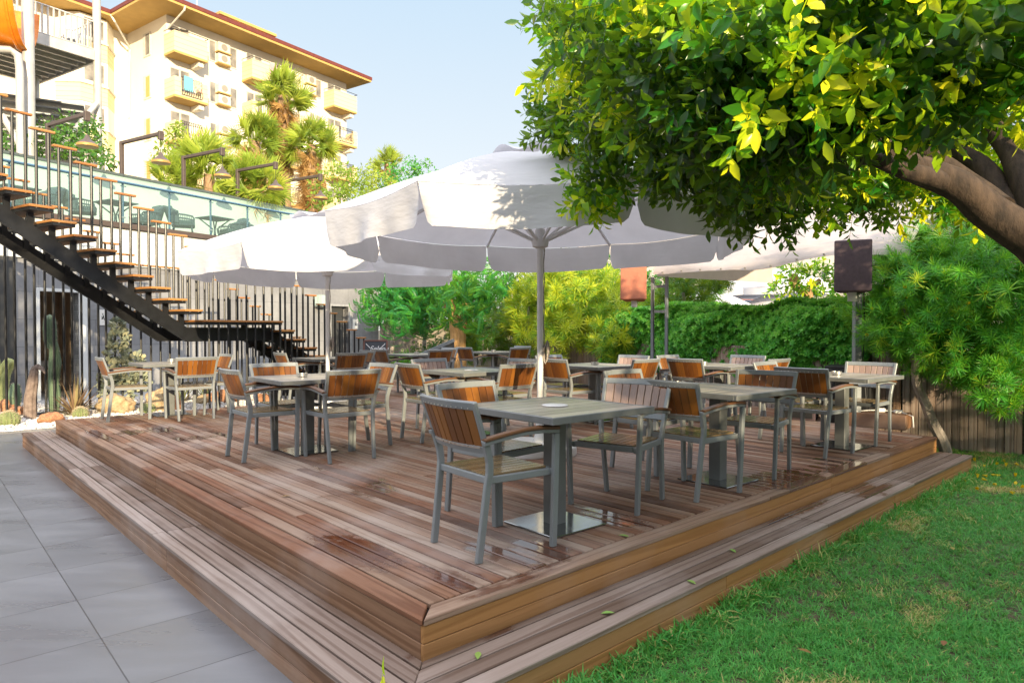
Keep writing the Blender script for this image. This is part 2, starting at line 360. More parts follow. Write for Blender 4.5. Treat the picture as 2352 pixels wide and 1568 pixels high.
va = t.nodes.new('ShaderNodeVectorMath'); va.operation = 'ADD'; t.links.new(mpp.outputs[0], va.inputs[0]); sc_ = t.nodes.new('ShaderNodeVectorMath'); sc_.operation = 'SCALE'; sc_.inputs['Scale'].default_value = 5; t.links.new(wnz.outputs['Color'], sc_.inputs[0]); t.links.new(sc_.outputs[0], va.inputs[1])
n1 = noise(t, va.outputs[0], 1.5, 6, .52, .1)
n2 = noise(t, va.outputs[0], 22, 5, .7)
base = ramp(t, n1, [(.25, (.115, .118, .126)), (.5, (.155, .158, .168)), (.78, (.215, .216, .225))])
base = mix(t, math_(t, 'MULTIPLY', n2, .35), base, (.12, .122, .13))
base = mix(t, math_(t, 'MULTIPLY', wnz.outputs['Value'], .18), base, (.25, .25, .27))
t.links.new(mix(t, gr, base, (.05, .05, .055)), p.inputs['Base Color'])
t.links.new(math_(t, 'ADD', .10, math_(t, 'MULTIPLY', n1, .45)), p.inputs['Roughness'])
bump(t, p, math_(t, 'SUBTRACT', math_(t, 'MULTIPLY', n2, .3), gr), .25, .003)
kerb_a = G(0, 994, 0); kerb_b = G(155, 982, 0); kd = U
K0 = kerb_b
flat('patio', [K0 + kd * 3, K0 - kd * 16, K0 - kd * 16 - V * 30, D(-.2, -30), D(-.2, -.2), D(3, .5)], 0, m_tile)
m_soil = M_plain('lawn_soil', (.13, .10, .055), .95, 0, .3, 8, .6)
flat('lawn', [D(-.3, -.2), D(-.3, -25), D(30, -25), D(30, 20), D(6, 20), D(6, .1), D(3, .1)], -.006, m_soil)
flat('gravel_bed', [K0 + kd * 9, K0 - kd * 14, K0 - kd * 14 + V * 9, K0 + kd * 9 + V * 9], .006, M_plain('gravel_base', (.5, .49, .47), .9, 0, .2, 20))
# kerb strip between tiles and pebbles
kb = MB(); kb.hbox(K0 - kd * 14 - V * .06, K0 + kd * 1.2 - V * .06, .10, -.01, .022); struct('kerb', kb, M_plain('kerb_stone', (.2, .2, .21), .7))
# ------------------------------------------------------------------ deck
PITCHP = .095; GAP = .011
FENCE = [Vector((9.2, 6.6, 0)), Vector((6.43, 8.46, 0)), Vector((5.35, 9.25, 0)), Vector((4.45, 10.2, 0)), Vector((2.5, 13.2, 0)), Vector((.75, 16.4, 0)), Vector((-.6, 18.8, 0))]
POLY = [st(D(0, 0)), (LU, 0), st((4.36, 8.55)), st((4.3, 10.2)), st((2.38, 13.15)), st((.62, 16.3)), st((-.1, 17.2)), (5.2, 13.0), (5.2, 9.4), (4.9, 9.4), (4.9, LV), (0, LV)]
def spans(s, poly):
    ts = []
    for i in range(len(poly)):
        a, b = poly[i], poly[(i + 1) % len(poly)]
        if (a[0] - s) * (b[0] - s) < 0: ts.append(a[1] + (b[1] - a[1]) * (s - a[0]) / (b[0] - a[0]))
    ts.sort(); return [(ts[i], ts[i + 1]) for i in range(0, len(ts) - 1, 2)]
deck = thing('deck', 'raised brown plank deck with a step along its two open sides', 'deck', D(0, 0))
def DL(s, t, z): p = U * s + V * t; return (p.x, p.y, z)
bd = MB(); rs = random.Random(3)
EB = .125                                  # border board along the right edge
def plank(mb, s0, s1, t0, t1, z1, th=.028, mitre0=(0, 0), mitre1=(0, 0), r=None):
    # long axis along t; mitre = t offset at s0 / s1
    P = [DL(s0, t0 + mitre0[0], z1 - th), DL(s0, t1 + mitre1[0], z1 - th), DL(s1, t1 + mitre1[1], z1 - th), DL(s1, t0 + mitre0[1], z1 - th)]
    P += [(x, y, z1) for (x, y, _) in P]; mb.hexa(P, r, 1)
def plank_u(mb, t0, t1, s0, s1, z1, th=.028, m0=(0, 0), m1=(0, 0), r=None):
    P = [DL(s0 + m0[0], t0, z1 - th), DL(s1 + m1[0], t0, z1 - th), DL(s1 + m1[1], t1, z1 - th), DL(s0 + m0[1], t1, z1 - th)]
    P += [(x, y, z1) for (x, y, _) in P]; mb.hexa(P, r, 1)
s = EB
while s < 13.5:
    sm = s + PITCHP / 2
    for (a, b) in spans(sm, POLY):
        if sm < LU: a = max(a, EB)
        x = a; first = True
        while x < b - .02:
            ln = rs.uniform(1.6, 4.2); e = min(x + ln, b)
            if b - e < .5: e = b
            plank(bd, s + GAP / 2, s + PITCHP - GAP / 2, x + (0.002 if not first else .003), e - .002, DZ + rs.uniform(-.0012, .0012), r=rs.random()); x = e; first = False
    s += PITCHP
plank(bd, 0, EB - GAP, 0, 4.3, DZ + .002, mitre0=(0.004, EB), r=.62); plank(bd, 0, EB - GAP, 4.305, LV, DZ + .002, r=.3)
for a, b, r_ in ((0, 3.1, .9), (3.105, 5.6, .35), (5.605, LU, .15)):
    plank_u(bd, 0, EB - GAP, a, b, DZ + .002, m0=((.004, EB) if a == 0 else (0, 0)), r=r_)
obj('top_boards', bd, m_deck, deck, bevel=.004)
SZ = .185; SW = .335
lo = MB(); n = 4; wdt = SW / 3.5
for k in range(4):
    a, b = -SW + k * wdt, min(-SW + (k + 1) * wdt - GAP, -.005)
    for (x, y) in ((0, 2.7), (2.705, 5.6), (5.605, LV + .28)):
        plank(lo, a, b, (a if x == 0 else x), y, SZ + rs.uniform(-.001, .001), mitre0=((0.003, b - a) if x == 0 else (0, 0)), r=rs.random())
    for (x, y) in ((0, 3.3), (3.305, 5.2), (5.205, LU + .02)):
        plank_u(lo, a, b, (a if x == 0 else x), y, SZ + rs.uniform(-.001, .001), m0=((0.003, b - a) if x == 0 else (0, 0)), r=rs.random())
obj('step_boards', lo, m_step, deck, bevel=.004)
rl_, rr_ = MB(), MB()
def riser(mb, p0, p1, z0, z1, th=.022, r=None): mb.hbox(Vector(DL(*p0, 0)), Vector(DL(*p1, 0)), th, z0, z1, r)
INS = .018
for (z0, z1) in ((.16, .243), (.246, DZ - .0285)):
    for a, b in ((INS + .01, 3.9), (3.903, LV - .01)): riser(rl_, (INS, a), (INS, b), z0, z1, r=rs.random())
    for a, b in ((INS - .01, 4.2), (4.203, LU - .01)): riser(rr_, (a, INS), (b, INS), z0, z1, r=rs.random())
    riser(rr_, (LU - INS, INS), (LU - INS, 1.2), z0, z1, r=.5)
    riser(rl_, (INS, LV - INS), (4.9, LV - INS), z0, z1, r=.5)
for (z0, z1) in ((-.02, .075), (.078, SZ - .0285)):
    for a, b in ((-SW + INS + .01, 2.4), (2.403, 6.2), (6.203, LV + .26)): riser(rl_, (-SW + INS, a), (-SW + INS, b), z0, z1, r=rs.random())
    for a, b in ((-SW + INS - .01, 1.9), (1.903, 4.7), (4.703, LU)): riser(rr_, (a, -SW + INS), (b, -SW + INS), z0, z1, r=rs.random())
    riser(rr_, (LU, -SW + INS), (LU, 0), z0, z1, r=.4); riser(rl_, (-SW + INS, LV + .26), (0, LV + .26), z0, z1, r=.4)
riser(rl_, (INS, LV - INS), (4.9, LV - INS), -.02, .158, r=.5)
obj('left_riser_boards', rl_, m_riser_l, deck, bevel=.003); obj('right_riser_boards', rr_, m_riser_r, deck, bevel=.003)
sub = MB(); sub.prism([DL(a, b, .02) for (a, b) in [(max(.04, x) if x < 1 else x - .04, max(.04, y)) for (x, y) in POLY]], (0, 0, DZ - .05)); obj('joists', sub, M_plain('dark_joists', (.025, .017, .013), .9), deck)
# ------------------------------------------------------------------ chairs and tables
def arc(w_, y0, bow, n=8): return [(-w_ / 2 + w_ * i / n, y0 - bow * (1 - (2 * i / n - 1) ** 2)) for i in range(n + 1)]
def make_chair():
    root = thing('chair', 'x', 'chair', group='slatted armchairs set around the deck tables')
    prof = [(-.27, 0), (-.245, .2), (-.222, .40), (-.212, .47), (-.216, .53), (-.235, .60), (-.255, .655)]
    for sx in (-1, 1):
        pts = [(sx * (.222 + .006 * i), y, z) for i, (y, z) in enumerate(prof)]
        obj('leg', MB().sweep(pts, (1, 0, 0), .028, .039), m_alu, root, bevel=.004)
        ptf = [(sx * .252, .225, 0), (sx * .262, .228, .3), (sx * .272, .228, .62), (sx * .272, .226, .648)]
        obj('leg', MB().sweep(ptf, (1, 0, 0), .029, .039), m_alu, root, bevel=.004)
        am = [(sx * .272, .246, .658), (sx * .272, .12, .668), (sx * .272, 0, .667), (sx * .271, -.12, .655), (sx * .268, -.27, .634)]
        ao = obj('armrest', MB().sweep([(x, y, z + .020) for x, y, z in am], (1, 0, 0), .050, .018), m_arm, root, bevel=.005)
        obj('arm_rail', MB().sweep([(x, y, z) for x, y, z in am], (1, 0, 0), .028, .022), m_alu, ao, bevel=.003)
    bf = MB()
    def bk(x, h):                                   # point on the raked, bowed back; h = height
        k = (h - .60) / .24; hw = .258 + .014 * k
        return Vector((x * hw, -.232 - .085 * k - .042 * (1 - x * x), h))
    top = [bk(-1 + 2 * i / 10, .835) for i in range(11)]; bot = [bk(-1 + 2 * i / 10, .598) for i in range(11)]
    tilt = Vector((0, -.085, .24)).normalized()
    bf.sweep(top, [Vector((0, 0, 0)) + tilt] * 11, .046, .022); bf.sweep(bot, [tilt] * 11, .044, .022)
    for sx in (-1, 1): bf.sweep([bk(sx * .955, .59), bk(sx * .955, .72), bk(sx * .955, .855)], (1, 0, 0), .030, .024)
    bfo = obj('back_frame', bf, m_alu, root, bevel=.004)
    rv = MB(); rv.sweep([bk(-.86 + 1.72 * i / 8, .610) + Vector((0, -.0118, -.002)) for i in range(9)], [tilt] * 9, .012, .003)
    for i in range(12):
        q = bk(-.82 + 1.64 * i / 11, .610); rv.box(q + Vector((0, -.0135, -.002)), (.006, .004, .006))
        q = bk(-.82 + 1.64 * i / 11, .823); rv.box(q + Vector((0, -.0135, -.002)), (.006, .004, .006))
    obj('rivet_strip', rv, m_steel, bfo)
    sl = MB(); n = 8
    for i in range(n):
        a = -.91 + 1.82 * i / n + .012; b = -.91 + 1.82 * (i + 1) / n - .012; r = rs.random()
        A, B_ = bk(a, .612), bk(b, .612); Cc, Dd = bk(b, .822), bk(a, .822); nn = Vector((0, .012, .004))
        sl.hexa([A - nn * .6, B_ - nn * .6, B_ + nn * .6, A + nn * .6, Dd - nn * .6, Cc - nn * .6, Cc + nn * .6, Dd + nn * .6], r)
    obj('backrest', sl, m_slat, root, bevel=.0015)
    fr = MB(); z = .43
    for sx in (-1, 1): fr.sweep([(sx * .228, -.225, z), (sx * .232, .225, z - .004)], (1, 0, 0), .026, .038)
    fr.sweep([(-.22, .215, z), (.22, .215, z)], (0, 1, 0), .026, .038); fr.sweep([(-.22, -.21, z), (.22, -.21, z)], (0, 1, 0), .026, .038)
    for sx in (-1, 1): fr.box((sx * .252, .226, z), (.03, .034, .03))
    obj('seat_frame', fr, m_alu, root, bevel=.004)
    se = MB(); n = 8; wid = .43 / n
    for i in range(n):
        x = -.215 + wid * (i + .5); se.box((x, .0, .450), (wid - .006, .415, .014), r=rs.random())
    obj('seat', se, m_seat, root, bevel=.002)
    return root
def make_table(sz=.88, H=.75):
    root = thing('table', 'x', 'table', group='square slatted pedestal tables on the deck'); h = sz / 2
    fr = MB(); b_ = .026; th = .040
    for sx in (-1, 1): fr.box((sx * (h - b_ / 2), 0, H - th / 2), (b_, sz, th)); fr.box((0, sx * (h - b_ / 2), H - th / 2), (sz - 2 * b_, b_, th))
    obj('table_frame', fr, m_cream, root, bevel=.003)
    tp = MB(); n = 7; inn = sz - 2 * b_; wd = inn / n
    for i in range(n): tp.box((-inn / 2 + wd * (i + .5), 0, H - .012), (wd - .009, inn - .006, .020), r=rs.random())
    tpo = obj('tabletop', tp, m_top, root, bevel=.0015); obj('core', MB().box((0, 0, H - .030), (inn, inn, .006)), m_black, tpo)
    obj('column', MB().box((0, 0, (H - .04) / 2), (.105, .105, H - .045)).box((0, 0, H - .05), (.34, .05, .03)).box((0, 0, H - .052), (.05, .34, .028)), m_col, root, bevel=.005)
    obj('base_plate', MB().box((0, 0, .0075), (.46, .46, .012)), m_plate, root, bevel=.003)
    return root
PC = make_chair(); PT = make_table(); index_kids(PC); index_kids(PT)
used = {'c': False, 't': False}
def put_table(x, y, hdg, label):
    if not used['t']: o = PT; used['t'] = True
    else: o = copy_tree(PT)
    o.location = (x, y, DZ); o.rotation_euler = (0, 0, -R(hdg)); o['label'] = label; return o
def put_chair(x, y, hdg, label):
    if not used['c']: o = PC; used['c'] = True
    else: o = copy_tree(PC)
    o.location = (x, y, DZ); o.rotation_euler = (0, 0, -R(hdg)); o['label'] = label; return o
TD = [ # x, y, heading, table label, short place phrase, [(x,y,heading,descr)]
 (.27, 4.24, 49.5, 'nearest table, with a white hole cover and a mirror-wet base plate', 'the nearest table', [(-.10, 3.86, 52, 'chair nearest the camera, its riveted brown back turned to us'), (-.09, 4.52, 134, 'golden-lit chair tucked behind the left side of the nearest table'), (.75, 4.76, 215, 'chair with dull brown slats facing us at the right side of the nearest table')]),
 (1.68, 5.48, 50, 'grey slatted table right of the nearest one, by the deck border', 'x', [(1.38, 5.11, 51, 'chair with dark brown back to us, just right of the nearest table'), (1.24, 5.96, 137, 'chair mostly hidden behind the dark-backed chair, second table from the front right'), (2.09, 5.82, 219, 'chair with mixed orange and brown slats and one sunlit leg')]),
 (3.47, 7.07, 50, 'far right table by the fence with a round steel ashtray', 'x', [(3.05, 6.73, 51.5, 'brown-backed chair turned away, left of the far right table by the fence'), (3.12, 7.48, 137, 'gold-slatted chair peeking over the brown-backed chair at the far right table'), (3.81, 7.38, 228, 'chair with pale pinkish slats against the dark fence, rightmost of all')]),
 (-2.07, 6.80, 50, 'table under the left parasol with a round steel ashtray near its middle', 'x', [(-2.415, 6.53, 49, 'brown-backed chair turned away, left of the table under the left parasol'), (-1.66, 6.48, -39, 'glowing orange-brown chair back right of the table under the left parasol'), (-1.64, 7.12, 227, 'bright gold chair behind the glowing chair at the table under the left parasol'), (-2.40, 7.17, 137, 'chair with pale orange slats behind the table under the left parasol')]),
 (-4.94, 9.71, 49, 'leftmost table, beside the cactus bed, with a glass candle holder', 'x', [(-5.3, 9.26, 50, 'leftmost chair, brown back turned away, beside the cactus bed'), (-4.45, 9.3, -42, 'sunlit chair with gold slats and pale frame at the leftmost table'), (-4.53, 9.91, 227, 'small gold-slatted chair in front of the black stair bars')]),
 (-3.1, 11.33, 50, 'table behind the left parasol pole, near the stair foot', 'x', [(-3.47, 10.98, 51, 'dark-backed chair below the stair landing, left of the parasol pole'), (-2.76, 10.96, -41, 'half-lit orange chair back just right of the left parasol pole'), (-2.79, 11.66, 228, 'grey chair frame behind the half-lit chair near the stair foot')]),
 (-.48, 7.92, 49, 'greenish grey table in the middle of the deck with a white hole cover', 'x', [(-.90, 7.60, 52, 'chair with sun-edged frame and red-brown slats left of the middle table'), (-.13, 7.54, -41, 'very dark brown chair back right of the middle table, beside the central pole'), (-.10, 8.27, 228, 'chair with plum-brown slats behind the very dark chair of the middle table'), (-.83, 8.28, 137, 'chair with greyish-purple slats behind the middle table')]),
 (-1.87, 13.1, 49, 'far table between the chalkboard and the orange trunk, with an ashtray', 'x', [(-2.24, 12.8, 50, 'dark-backed chair in front of the chalkboard'), (-1.53, 12.77, -41, 'brown chair back just left of the orange tree trunk'), (-1.5, 13.44, 228, 'chair of which only the grey top shows left of the orange tree trunk')]),
 (-.38, 14.5, 49, 'farthest table, right of the orange trunk, with an ashtray', 'x', [(-.75, 14.16, 50, 'dark brown chair back just right of the orange tree trunk'), (-.04, 14.13, -41, 'small glowing orange chair back at the farthest table'), (0, 14.84, 228, 'pale pinkish chair behind the glowing one at the farthest table')]),
 (1.12, 9.1, 49, 'table right of the central pole with a round steel ashtray at its middle', 'x', [(.75, 8.73, 50, 'dark brown chair back beside the central pole, left of the middle right table'), (.75, 9.50, 137, 'grey-framed chair behind the dark one beside the central pole'), (1.51, 9.45, 228, 'chair with pale orange slats before the purple speaker box'), (1.48, 8.7, -41, 'bright orange-edged chair back right of the middle right table')]),
 (2.81, 9.12, 49, 'table in front of the green hedge with an ashtray at its left corner', 'x', [(2.44, 8.78, 50, 'brown chair back with pale frame before the hedge, left of its table'), (2.47, 9.50, 137, 'half-hidden gold chair beside the truss post'), (3.16, 9.48, 228, 'chair with pale lilac slats directly under the hedge'), (3.17, 8.75, -41, 'tilted red-brown chair back seen edgewise below the hedge')]),
]
ash = MB().lathe([(.040, 0), (.052, .004), (.052, .036), (.048, .036), (.046, .012), (.0, .012)], seg=20)
dish = None
ASH = {1: ((-.26, .22), 'steel ashtray half hidden behind the chair back on the second front table'), 2: ((-.05, .02), 'steel ashtray on the far right table by the fence'), 3: ((-.05, 0), 'steel ashtray on the table under the left parasol'), 4: ((.02, .02), ''), 7: ((.0, .1), 'steel ashtray on the far table beside the chalkboard'), 8: ((-.02, 0), 'steel ashtray on the farthest table'), 9: ((0, .0), 'steel ashtray in the middle of the table right of the central pole'), 10: ((-.18, .12), 'steel ashtray on the table below the hedge')}
for i, (x, y, h_, lb, pp, chs) in enumerate(TD):
    tb = put_table(x, y, h_, lb)
    for (cx, cy, ch, cl) in chs:
        co = put_chair(cx, cy, ch, cl)
        if any(w_ in cl for w_ in ('pinkish', 'lilac', 'dull', 'purple', 'plum')):  # these backrests get the painted sky reflection
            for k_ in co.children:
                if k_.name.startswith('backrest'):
                    if 'sky_back' not in globals(): sky_back = k_.data.copy(); sky_back.materials[0] = m_slat_sky
                    k_.data = sky_back
    if i in (0, 6):
        obj('hole_cover', MB().lathe([(.0, .0), (.082, 0), (.084, .002), (.078, .005), (0, .006)], (0, 0, .7505), 28), m_wplastic, tb, smooth=True)
    if i == 0:
        for ch in tb.children:
            if ch.name.startswith('base_plate'): ch.data = ch.data.copy(); ch.data.materials[0] = m_wetplate; ch['label'] = 'base plate covered by a mirror-like film of water'
    if i in ASH:
        (ax, ay), al = ASH[i]; loc = (x + ax, y + ay, DZ + .751)
        if i == 4:
            c = thing('candle_holder', 'round glass holder with a lit-looking candle on the leftmost table', 'candle holder', loc)
            obj('glass_bowl', MB().lathe([(.045, 0), (.055, .01), (.055, .05), (.05, .05), (.048, .012), (.0, .012)], seg=20), m_steel, c, smooth=True)
            obj('candle', MB().lathe([(.0, .013), (.03, .013), (.03, .035), (0, .036)], seg=14), m_wplastic, c)
        else:
            if dish is None: dish = obj('ashtray', ash, m_steel, None, smooth=True); o_ = dish
            else: o_ = dish.copy(); COL.objects.link(o_)
            o_.location = loc; tag(o_, al, 'ashtray', 'steel ashtrays on the tables')
# ------------------------------------------------------------------ parasols
def make_parasol(R0=2.06, rot=5.4, zr=2.30, zt=2.90, zh=2.12):
    root = thing('parasol', 'x', 'parasol', group='large white octagonal parasols')
    def dirk(k): a = R(-90 - rot - 22.5 + 45 * k); return Vector((math.cos(a), math.sin(a), 0))
    rr = random.Random(5)
    def cone(k, u, v):                                    # u across panel, v from top to rim
        a, b = dirk(k), dirk(k + 1); r = .30 + (R0 - .30) * v
        p = (a * (1 - u) + b * u) * r; z = zt - (zt - zr) * (v ** 1.42)
        sag = math.sin(math.pi * u) * v * (1 - .25 * v); return Vector((p.x * (1 - .015 * sag), p.y * (1 - .015 * sag), z - .055 * sag * (1 if v < 1 else 1)))
    cp = MB()
    for k in range(8): cp.grid(lambda u, v: cone(k, u, v), 14, 12, rr.random())
    obj('canopy', cp, m_cloth, root, smooth=True)
    for k in range(8):
        ph = rr.uniform(0, 6); amp = rr.uniform(.010, .022)
        def val(u, v):
            uu = .004 + .992 * u; p = cone(k, uu, 1.0); e = min(u, 1 - u); c = .05
            dep = .315 if e > c else .315 * (1 - .42 * (1 - e / c) ** 2.2)
            dep += .012 * math.sin(5 * u + ph) - .02 * math.sin(math.pi * u)
            out = (p - Vector((0, 0, p.z))).normalized(); wob = (amp * math.sin(9 * u * (1 + .4 * v) + ph) + .5 * amp * math.sin(23 * u + 2 * ph)) * v - .055 * v + .03 * math.sin(math.pi * u) * v
            return p + out * (.012 * math.sin(v * 1.5) + wob) - Z * (dep * v + .004)
        obj('valance', MB().grid(val, 40, 6, rr.random()), m_cloth, root, smooth=True)
    vc = MB()
    def vent(u, v):
        a = 2 * math.pi * u + R(rot); r = .02 + .52 * v; sc = abs(math.cos(4 * a)); 
        return Vector((r * math.cos(a), r * math.sin(a), zt + .09 - .075 * v ** 1.3 + .075 * v ** 3 * (sc ** 2) - .035 * v ** 3))
    vc.grid(vent, 96, 8); obj('vent_cap', vc, m_cloth, root, smooth=True)
    for k in range(8):
        a = dirk(k); rb = obj('rib', MB().sweep([a * .05 + Z * (zt - .03), a * 1.0 + Z * (zt - .03 - (zt - zr) * (.43 ** 1.42) ), a * (R0 - .02) + Z * (zr - .015)], Z.cross(a), .018, .03), m_pole, root)
        zz = zt - .035 - (zt - zr) * (.52 ** 1.42)
        obj('strut', MB().sweep([a * .075 + Z * (zh - .01), a * 1.18 + Z * zz], Z.cross(a), .018, .026), m_pole, rb)
    obj('hub', MB().lathe([(.04, zh - .09), (.075, zh - .075), (.085, zh - .03), (.085, zh), (.06, zh + .02), (.045, zh + .10)], seg=20), m_pole, root, smooth=True)
    obj('pole', MB().tube([(0, 0, .05), (0, 0, zt)], .031, 20), m_pole, root, smooth=True)
    bs = MB()
    for k in range(4):
        a = R(45 + 90 * k + 10); c = Vector((math.cos(a), math.sin(a), 0)) * .19
        bs.lathe([(.19, 0), (.20, .02), (.20, .085), (.17, .115), (.0, .12)], c, 24)
    bs.lathe([(.07, .1), (.06, .16), (.045, .20), (.04, .34)], seg=16)
    obj('base', bs, m_wplastic, root, smooth=True)
    rp = MB()
    pts = [(.038 + .004 * math.sin(i), .02, zh - .05 - .045 * i) for i in range(26)]; rp.tube(pts, .006, 5)
    for j in range(7):
        rp.tube([(.05 + .02 * math.cos(a_ / 8 * 6.28) + .004 * j, .012 * j - .03, .98 + .09 * math.sin(a_ / 8 * 6.28) + .008 * j) for a_ in range(9)], .0065, 5)
    obj('cord', rp, M_plain('cord_rope', (.45, .40, .36), .9, 0, .3, 60), root)
    return root
PU = make_parasol(); index_kids(PU); PU.location = (.28, 6.7, DZ); PU['label'] = 'large white parasol in the centre, dappled by leaf shadows on its front'
P2 = copy_tree(PU); P2.location = (-2.82, 10.3, DZ); P2.rotation_euler = (0, 0, -R(3.8 - 17.3)); P2['label'] = 'sun-bleached white parasol at the left, in front of the stairs'
# ------------------------------------------------------------------ terrace building
m_wall = None
m, t, p, o = newmat('grey_wall_tiles'); m_wall = m
v = coords(t); n1 = noise(t, v, .8, 6, .6); n2 = noise(t, v, 12, 4)
br = nd(t, 'ShaderNodeTexBrick', Scale=1.0, Mortar__Size=.004, Brick__Width=1.2, Row__Height=.6, Color1=(1, 1, 1, 1), Color2=(.9, .9, .92, 1), Mortar=(.45, .45, .45, 1))
sep = t.nodes.new('ShaderNodeSeparateXYZ'); t.links.new(v, sep.inputs[0]); cb_ = t.nodes.new('ShaderNodeCombineXYZ'); t.links.new(math_(t, 'ADD', math_(t, 'MULTIPLY', sep.outputs[0], .5), math_(t, 'MULTIPLY', sep.outputs[1], .866)), cb_.inputs[0]); t.links.new(sep.outputs[2], cb_.inputs[1]); t.links.new(cb_.outputs[0], br.inputs['Vector'])
c_ = ramp(t, math_(t, 'ADD', math_(t, 'MULTIPLY', n1, .8), math_(t, 'MULTIPLY', n2, .2)), [(.35, (.19, .192, .205)), (.65, (.31, .315, .33))])
t.links.new(mix(t, 1.0, c_, br.outputs['Color'], 'MULTIPLY'), p.inputs['Base Color']); p.inputs['Roughness'].default_value = .55
m_brown = M_plain('dark_brown_metal', (.10, .075, .065), .5, .1, .1, 8)
m_teal = M_plain('teal_wicker', (.03, .065, .08), .75, 0, .15, 40, .5, 120)
m_tealc = M_plain('teal_cushion', (.04, .085, .10), .9, 0, .1, 6)
m_glass = M_glass('rail_glass', (.60, .80, .78), .05)
m_blue = M_plain('blue_steel_tube', (.10, .20, .30), .25, .6, .05, 8)
m_dkgrey = M_plain('dark_grey_metal', (.05, .052, .055), .5, 0, .1, 5)
m_panelw = M_plain('frosted_parapet', (.38, .50, .46), .5, 0, .04, 1.5)
W0 = Vector((-9.52, 16.4, 0)); dw = hd(30); nw = hd(120)      # nw faces the camera
def wp(s, off, z): q = W0 + dw * s + nw * off; return Vector((q.x, q.y, z))
def wpx(px, py, off=0.0): q = PL(px, py, W0 + nw * off, nw); return (q - W0).dot(dw), q.z
ZF = 4.15; FB = 3.12
bl = thing('terrace_building', 'low building with grey tiled wall, white upper band and a cafe terrace on its roof', 'building', wp(0, 0, 0))
def loc_(mb, o_):     # shift mesh into parent's space
    L = o_.location; mb.v = [(x - L.x, y - L.y, z - L.z) for (x, y, z) in mb.v]; return mb
def wbox(mb, s0, s1, o0, o1, z0, z1, r=None):
    P = [wp(s0, o0, z0), wp(s0, o1, z0), wp(s1, o1, z0), wp(s1, o0, z0)]; P2_ = [Vector((q.x, q.y, z1)) for q in P]; mb.hexa(P + P2_, r); return mb
d1a, d1t = wpx(90, 662); d1b, _ = wpx(180, 668); d1t = 2.42
d2a, _ = wpx(760, 705); d2b, _ = wpx(800, 705); send, _ = wpx(869, 700)
wm_ = MB()
wbox(wm_, -14, d1a, -.25, 0, 0, FB); wbox(wm_, d1a, d1b, -.25, 0, d1t, FB); wbox(wm_, d1b, d2a, -.25, 0, 0, FB); wbox(wm_, d2a, d2b, -.25, 0, 2.35, FB); wbox(wm_, d2b, send, -.25, 0, 0, FB)
wbox(wm_, send - .25, send, -8, -.252, 0, FB)
obj('wall', loc_(wm_, bl), m_wall, bl)
fs = MB(); wbox(fs, -14, send + .05, -8, .06, FB + .003, ZF - .13); obj('upper_band', loc_(fs, bl), m_fascia, bl, bevel=.01)
fe = MB(); wbox(fe, -14, send + .12, -8, .16, ZF - .127, ZF); obj('terrace_floor', loc_(fe, bl), m_brown, bl, bevel=.008)
dr = MB(); F_ = .07
for (a, b, h_) in ((d1a, d1b, d1t), (d2a, d2b, 2.35)):
    pass
f1 = MB(); wbox(f1, d1a - F_, d1a, -.2, .03, 0, d1t + F_); wbox(f1, d1b, d1b + F_ * 2.6, -.2, .03, 0, d1t + F_); wbox(f1, d1a + .003, d1b - .003, -.2, .028, d1t, d1t + F_)
f1o = obj('door_frame', loc_(f1, bl), m_fascia, bl, bevel=.006)
ri = MB(); wbox(ri, d1a - .6, d1b + .8, -2.6, -2.5, 0, 2.9); wbox(ri, d1b + .8, d1b + .9, -2.5, -.26, 0, 2.9); wbox(ri, d1a - .7, d1a - .6, -2.5, -.26, 0, 2.9)
obj('washroom_wall', loc_(ri, bl), M_plain('beige_tiles', (.62, .46, .32), .5, 0, .12, 2), bl)
bs = MB(); wbox(bs, d1a + .3, d1b + .3, -2.4, -1.9, .62, .80); wbox(bs, d1a + .9, d1a + 1.05, -2.45, -2.40, 1.1, 1.9); obj('basin', loc_(bs, bl), m_white, bl, bevel=.03)
f2 = MB(); wbox(f2, d2a - F_, d2a, -.2, .03, 0, 2.42); wbox(f2, d2b, d2b + .12, -.2, .03, 0, 2.42); wbox(f2, d2a + .003, d2b - .003, -.2, .028, 2.35, 2.42); obj('door_frame', loc_(f2, bl), M_plain('grey_frame', (.35, .36, .38), .5), bl, bevel=.006)
dl = MB(); wbox(dl, d2a + .03, d2b - .16, -.16, -.12, .02, 2.33); dlo = obj('door', loc_(dl, bl), m_dkgrey, bl)
dp = MB(); a_, _ = wpx(-30, 700); b_, _ = wpx(28, 700); wbox(dp, a_, b_, .004, .05, 0, FB - .02); obj('dark_panel', loc_(dp, bl), m_dkgrey, bl, bevel=.005)
